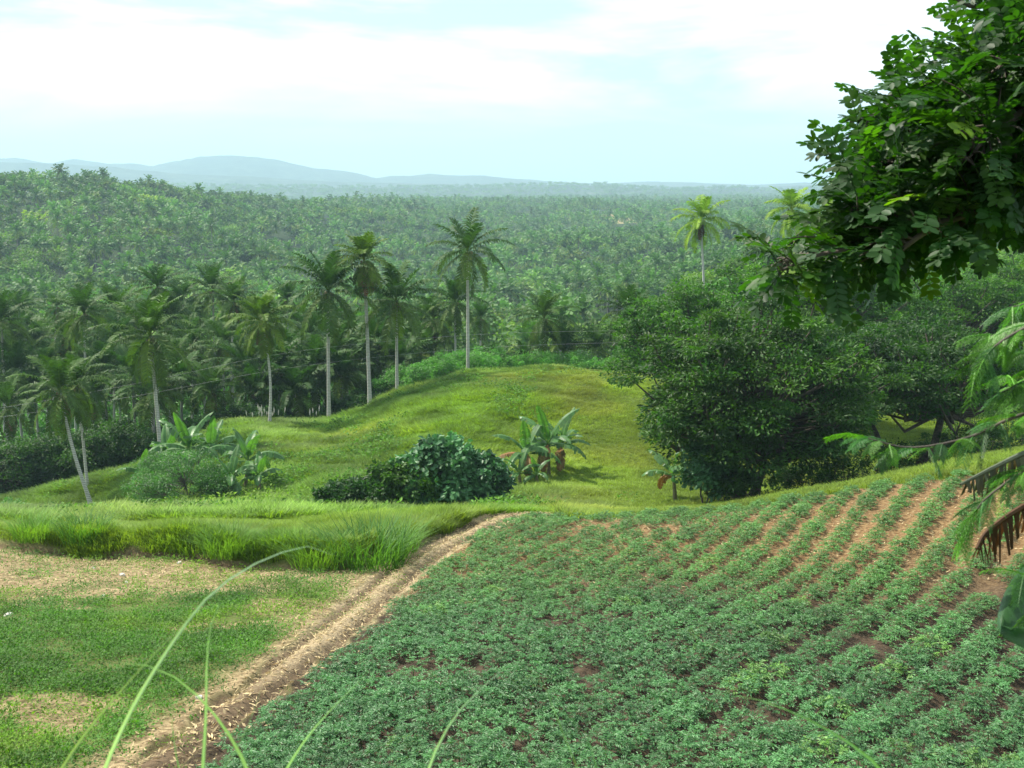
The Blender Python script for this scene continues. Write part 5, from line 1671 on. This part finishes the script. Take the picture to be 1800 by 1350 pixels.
# ------------------------------------------------------------------ the banana plant cut by the right edge, with withered leaves
nb = np.array([3.3, 4.7, gz(3.3, 4.7) - .1])
bt = thing('banana_plant', 'near banana plant at the right edge with torn withered leaves', 'banana plant', nb)
stem_top = pix(2230, 700, 4.7)
V, Fc = tube(bez([nb, nb * .5 + stem_top * .5, stem_top], 8), np.linspace(.13, .08, 8), 10)
mb = MB(); mb.add(V, Fc); obj('stem', mb.mesh('near_banana_stem', M_STEMS, True), bt, -nb)
M_ROT = leaf_mat('withered_leaf', (.060, .045, .034), trans=(1.4, 1.0, .5), tfac=.2, rough=.75, spec=.2, vary=.4, scale=9)


def hanging_leaf(ctrl, wid, seed, mat, tintA, tintB, gapp=.3, lab=None, close=.0):
    """midrib along ctrl with both torn blades hanging down from it as strips"""
    rng = np.random.RandomState(seed)
    C = bez([pix(*p) for p in ctrl], 60)
    s = np.linspace(0, 1, 60)
    mb = MB()
    V, Fc = tube(C, np.linspace(.018, .006, 60), 6); mb.add(V, Fc, np.array(tintA) * 1.3)
    for sg in (-1, 1):
        i = 2
        while i < 57:
            k = rng.randint(1, 3); j = min(i + k, 58)
            w = wid * math.sin(math.pi * min(max((1 - s[i]) * .92 + .06, 0), 1)) ** .55 * rng.uniform(.65, 1.1)
            if rng.rand() > gapp:
                td = unit(C[j] - C[i]); out_ = unit(np.cross(td, [0, 0, 1.0])) * sg
                n = 5; t = np.linspace(0, 1, n)
                spread = rng.uniform(.15, .35); sway = rng.normal(0, .10) * td
                a = C[i] + np.outer(t, out_ * w * spread + sway * w) - np.array([0, 0, 1.0]) * (w * t ** 1.15)[:, None]
                b = C[j] + np.outer(t, out_ * w * spread + sway * w * 1.3) - np.array([0, 0, 1.0]) * (w * t ** 1.15 * rng.uniform(.8, 1.1))[:, None]
                nar = (1 - (1 - close) * .8 * t ** .8)[:, None]
                mid = (a + b) / 2; a = mid + (a - mid) * nar; b = mid + (b - mid) * nar
                q = np.arange(n - 1)
                f = rng.rand() * .9
                col = np.array(tintA) * (1 - t[:, None] * f) + np.array(tintB) * t[:, None] * f
                mb.add(np.concatenate([a, b]), np.stack([q, q + 1, q + 1 + n, q + n], 1), np.concatenate([col, col]) * rng.uniform(.7, 1.25))
            i = j
    o = obj('leaf', mb.mesh('hanging_leaf_mesh', mat), bt, -nb)
    if lab: o['label'] = lab
    return o


hanging_leaf([(2230, 700, 4.7), (2000, 730, 4.6), (1830, 785, 4.5), (1750, 820, 4.45), (1688, 852, 4.4)], .13, 801, M_ROT, (1.2, 1.9, 1.7), (1.1, .7, .5), .12, 'half withered grey green leaf with brown hanging fringe', close=.55)
hanging_leaf([(2230, 720, 4.7), (2020, 790, 4.4), (1880, 850, 4.2), (1790, 895, 4.1), (1735, 935, 4.05), (1716, 965, 4.0)], .15, 802, M_ROT, (1.1, .8, .6), (.7, .5, .4), .12, 'brown dead leaf torn into thin hanging strips', close=.25)
# broad fresh leaf whose tip enters the picture at the right edge
rng_ = np.random.RandomState(811)
C = bez([pix(*p) for p in [(2230, 760, 4.7), (2080, 860, 3.9), (1960, 980, 3.4), (1850, 1070, 3.1), (1758, 1117, 2.9)]], 30)
s = np.linspace(0, 1, 30); w = .20 * np.sin(np.pi * np.clip(s * .93 + .07, 0, 1)) ** .7
mb = MB(); V, Fc = tube(C, np.linspace(.02, .004, 30), 5); mb.add(V, Fc, (1.8, 1.5, 1.5))
td = unit(np.gradient(C, axis=0)); sd = unit(np.cross(td, np.array([.25, -.55, .8])))
for sg in (-1, 1):
    e1 = C + sd * sg * (w * .55)[:, None] + np.array([0, 0, .03]) * 1; e2 = C + sd * sg * w[:, None] - np.array([0, 0, 1]) * (w * .18)[:, None]
    q = np.arange(29)
    mb.add(np.concatenate([C, e1, e2]), np.concatenate([np.stack([q, q + 1, q + 31, q + 30], 1), np.stack([q + 30, q + 31, q + 61, q + 60], 1)]), (.45, .55, .75))
obj('leaf', mb.mesh('fresh_leaf_mesh', M_BANANA, True), bt, -nb)['label'] = 'fresh dark green leaf tip low at the right edge'

# ------------------------------------------------------------------ reed blades close to the camera
def blade(ctrl, w, out, tint, seed):
    rng = np.random.RandomState(seed)
    P = [pix(*p) for p in ctrl]
    dn = unit(unit(P[0] - P[1]) * .7 + np.array([0, 0, -.5]))
    pre = []
    q_ = P[0]
    L0 = np.linalg.norm(P[1] - P[0])
    while q_[2] > gz(q_[0], q_[1]) - .02 and len(pre) < 40:
        q_ = q_ + dn * L0; dn = unit(dn + np.array([0, 0, -.12])); pre.append(q_)
    P = [*pre[::-1], *P]
    C = bez(P, 60)
    seg = np.linalg.norm(np.diff(C, axis=0), axis=1); al = np.r_[0, np.cumsum(seg)]; u = np.linspace(0, al[-1], 44)
    C = np.stack([np.interp(u, al, C[:, k]) for k in range(3)], 1)
    s = np.linspace(0, 1, 44)
    ww = w * .5 * np.interp(s, [0, .15, .5, .8, 1], [.5, .9, 1, .7, .04])
    td = unit(np.gradient(C, axis=0)); view = unit(C - CAM)
    base = unit(np.cross(td, np.array([.25, -.9, .35])))
    tw = np.linspace(rng.uniform(-.6, .2), rng.uniform(-.2, .7), 44)
    nn = unit(np.cross(base, td))
    sd = base * np.cos(tw)[:, None] + nn * np.sin(tw)[:, None]; nr = np.cross(sd, td)
    V = np.concatenate([C - sd * ww[:, None] + nr * (ww * .35)[:, None], C, C + sd * ww[:, None] + nr * (ww * .35)[:, None]])
    q = np.arange(43)
    out.add(V, np.concatenate([np.stack([q, q + 1, q + 45, q + 44], 1), np.stack([q + 44, q + 45, q + 89, q + 88], 1)]), np.concatenate([np.tile(tint, (44, 1)), np.tile(np.array(tint) * 1.5, (44, 1)), np.tile(tint, (44, 1))]))


REEDS = [
    ('long reed blades arching at the lower left corner, the longest pale and broad', (210, 1.75), [
        ([(175, 1380, 1.75), (225, 1260, 1.72), (290, 1150, 1.7), (365, 1050, 1.7), (450, 990, 1.72), (540, 960, 1.78), (585, 975, 1.8)], .0088, (1.7, 1.6, 1.9)),
        ([(90, 1385, 1.7), (150, 1290, 1.7), (230, 1195, 1.68), (300, 1120, 1.68), (345, 1075, 1.7)], .007, (1.2, 1.1, .8))]),
    ('dark reed blades bent over at the lower left, one tip hooking left', (410, 1.6), [
        ([(450, 1390, 1.6), (415, 1310, 1.58), (360, 1235, 1.56), (300, 1185, 1.55), (240, 1165, 1.55), (213, 1166, 1.56)], .013, (1.1, 1.2, 1.2)),
        ([(355, 1390, 1.65), (362, 1260, 1.64), (364, 1150, 1.63), (374, 1085, 1.63), (390, 1052, 1.64)], .010, (1.2, 1.3, 1.3)),
        ([(325, 1390, 1.7), (310, 1330, 1.7), (302, 1270, 1.7), (300, 1220, 1.7)], .009, (.8, 1.0, .8)),
        ([(370, 1390, 1.72), (420, 1310, 1.72), (450, 1240, 1.72), (462, 1200, 1.74)], .006, (.9, 1.0, .8))]),
    ('thin reed blades at the bottom centre leaning right', (700, 1.7), [
        ([(480, 1400, 1.75), (520, 1325, 1.74), (570, 1260, 1.73), (640, 1190, 1.74)], .010, (1.4, 1.5, 1.5)),
        ([(742, 1390, 1.6), (770, 1310, 1.6), (815, 1240, 1.6), (880, 1180, 1.62)], .012, (1.6, 1.6, 1.8)),
        ([(1060, 1400, 1.6), (1045, 1335, 1.6), (1028, 1283, 1.6)], .009, (.55, .8, .7))]),
    ('dark reed blade at the bottom right leaning left', (1560, 1.6), [
        ([(1580, 1400, 1.6), (1530, 1335, 1.6), (1440, 1275, 1.6), (1350, 1235, 1.6), (1290, 1222, 1.62)], .011, (.7, 1.0, .5)),
        ([(1030, 1390, 1.5), (990, 1290, 1.5), (950, 1190, 1.5), (925, 1170, 1.5)], .004, (.7, .9, .6))]),
]
for i, (lb, (px, Y), bl) in enumerate(REEDS):
    g = np.array([xat(px, Y, 1350), Y, 0]); g[2] = gz(g[0], g[1])
    t = thing('reed_clump', lb, 'reed', g)
    for k, (c, w, tint) in enumerate(bl):
        mb = MB(); blade(c, w, mb, tint, 820 + 10 * i + k)
        obj('blade', mb.mesh('reed_blade_mesh', M_REED, True), t, -g)

# ------------------------------------------------------------------ power lines across the grove
M_WIRE, t_, p_ = new_mat('grey_wire'); p_.inputs['Base Color'].default_value = (.30, .31, .32, 1); p_.inputs['Roughness'].default_value = .5
for pts, lb in (([(-200, 735, 96), (0, 717, 96), (250, 672, 97), (520, 618, 99), (840, 588, 103), (1150, 580, 107)], 'upper thin power line crossing in front of the grove palms'),
                ([(-200, 748, 95), (0, 733, 95), (250, 694, 96), (520, 645, 98), (840, 612, 102), (1150, 600, 106)], 'lower thin power line crossing in front of the grove palms')):
    mb = MB(); V, Fc = tube(bez([pix(*p) for p in pts], 40), .007, 4); mb.add(V, Fc)
    tag(obj('power_line', mb.mesh('power_line_mesh', M_WIRE, True)), lb, 'power line', 'power lines across the grove')
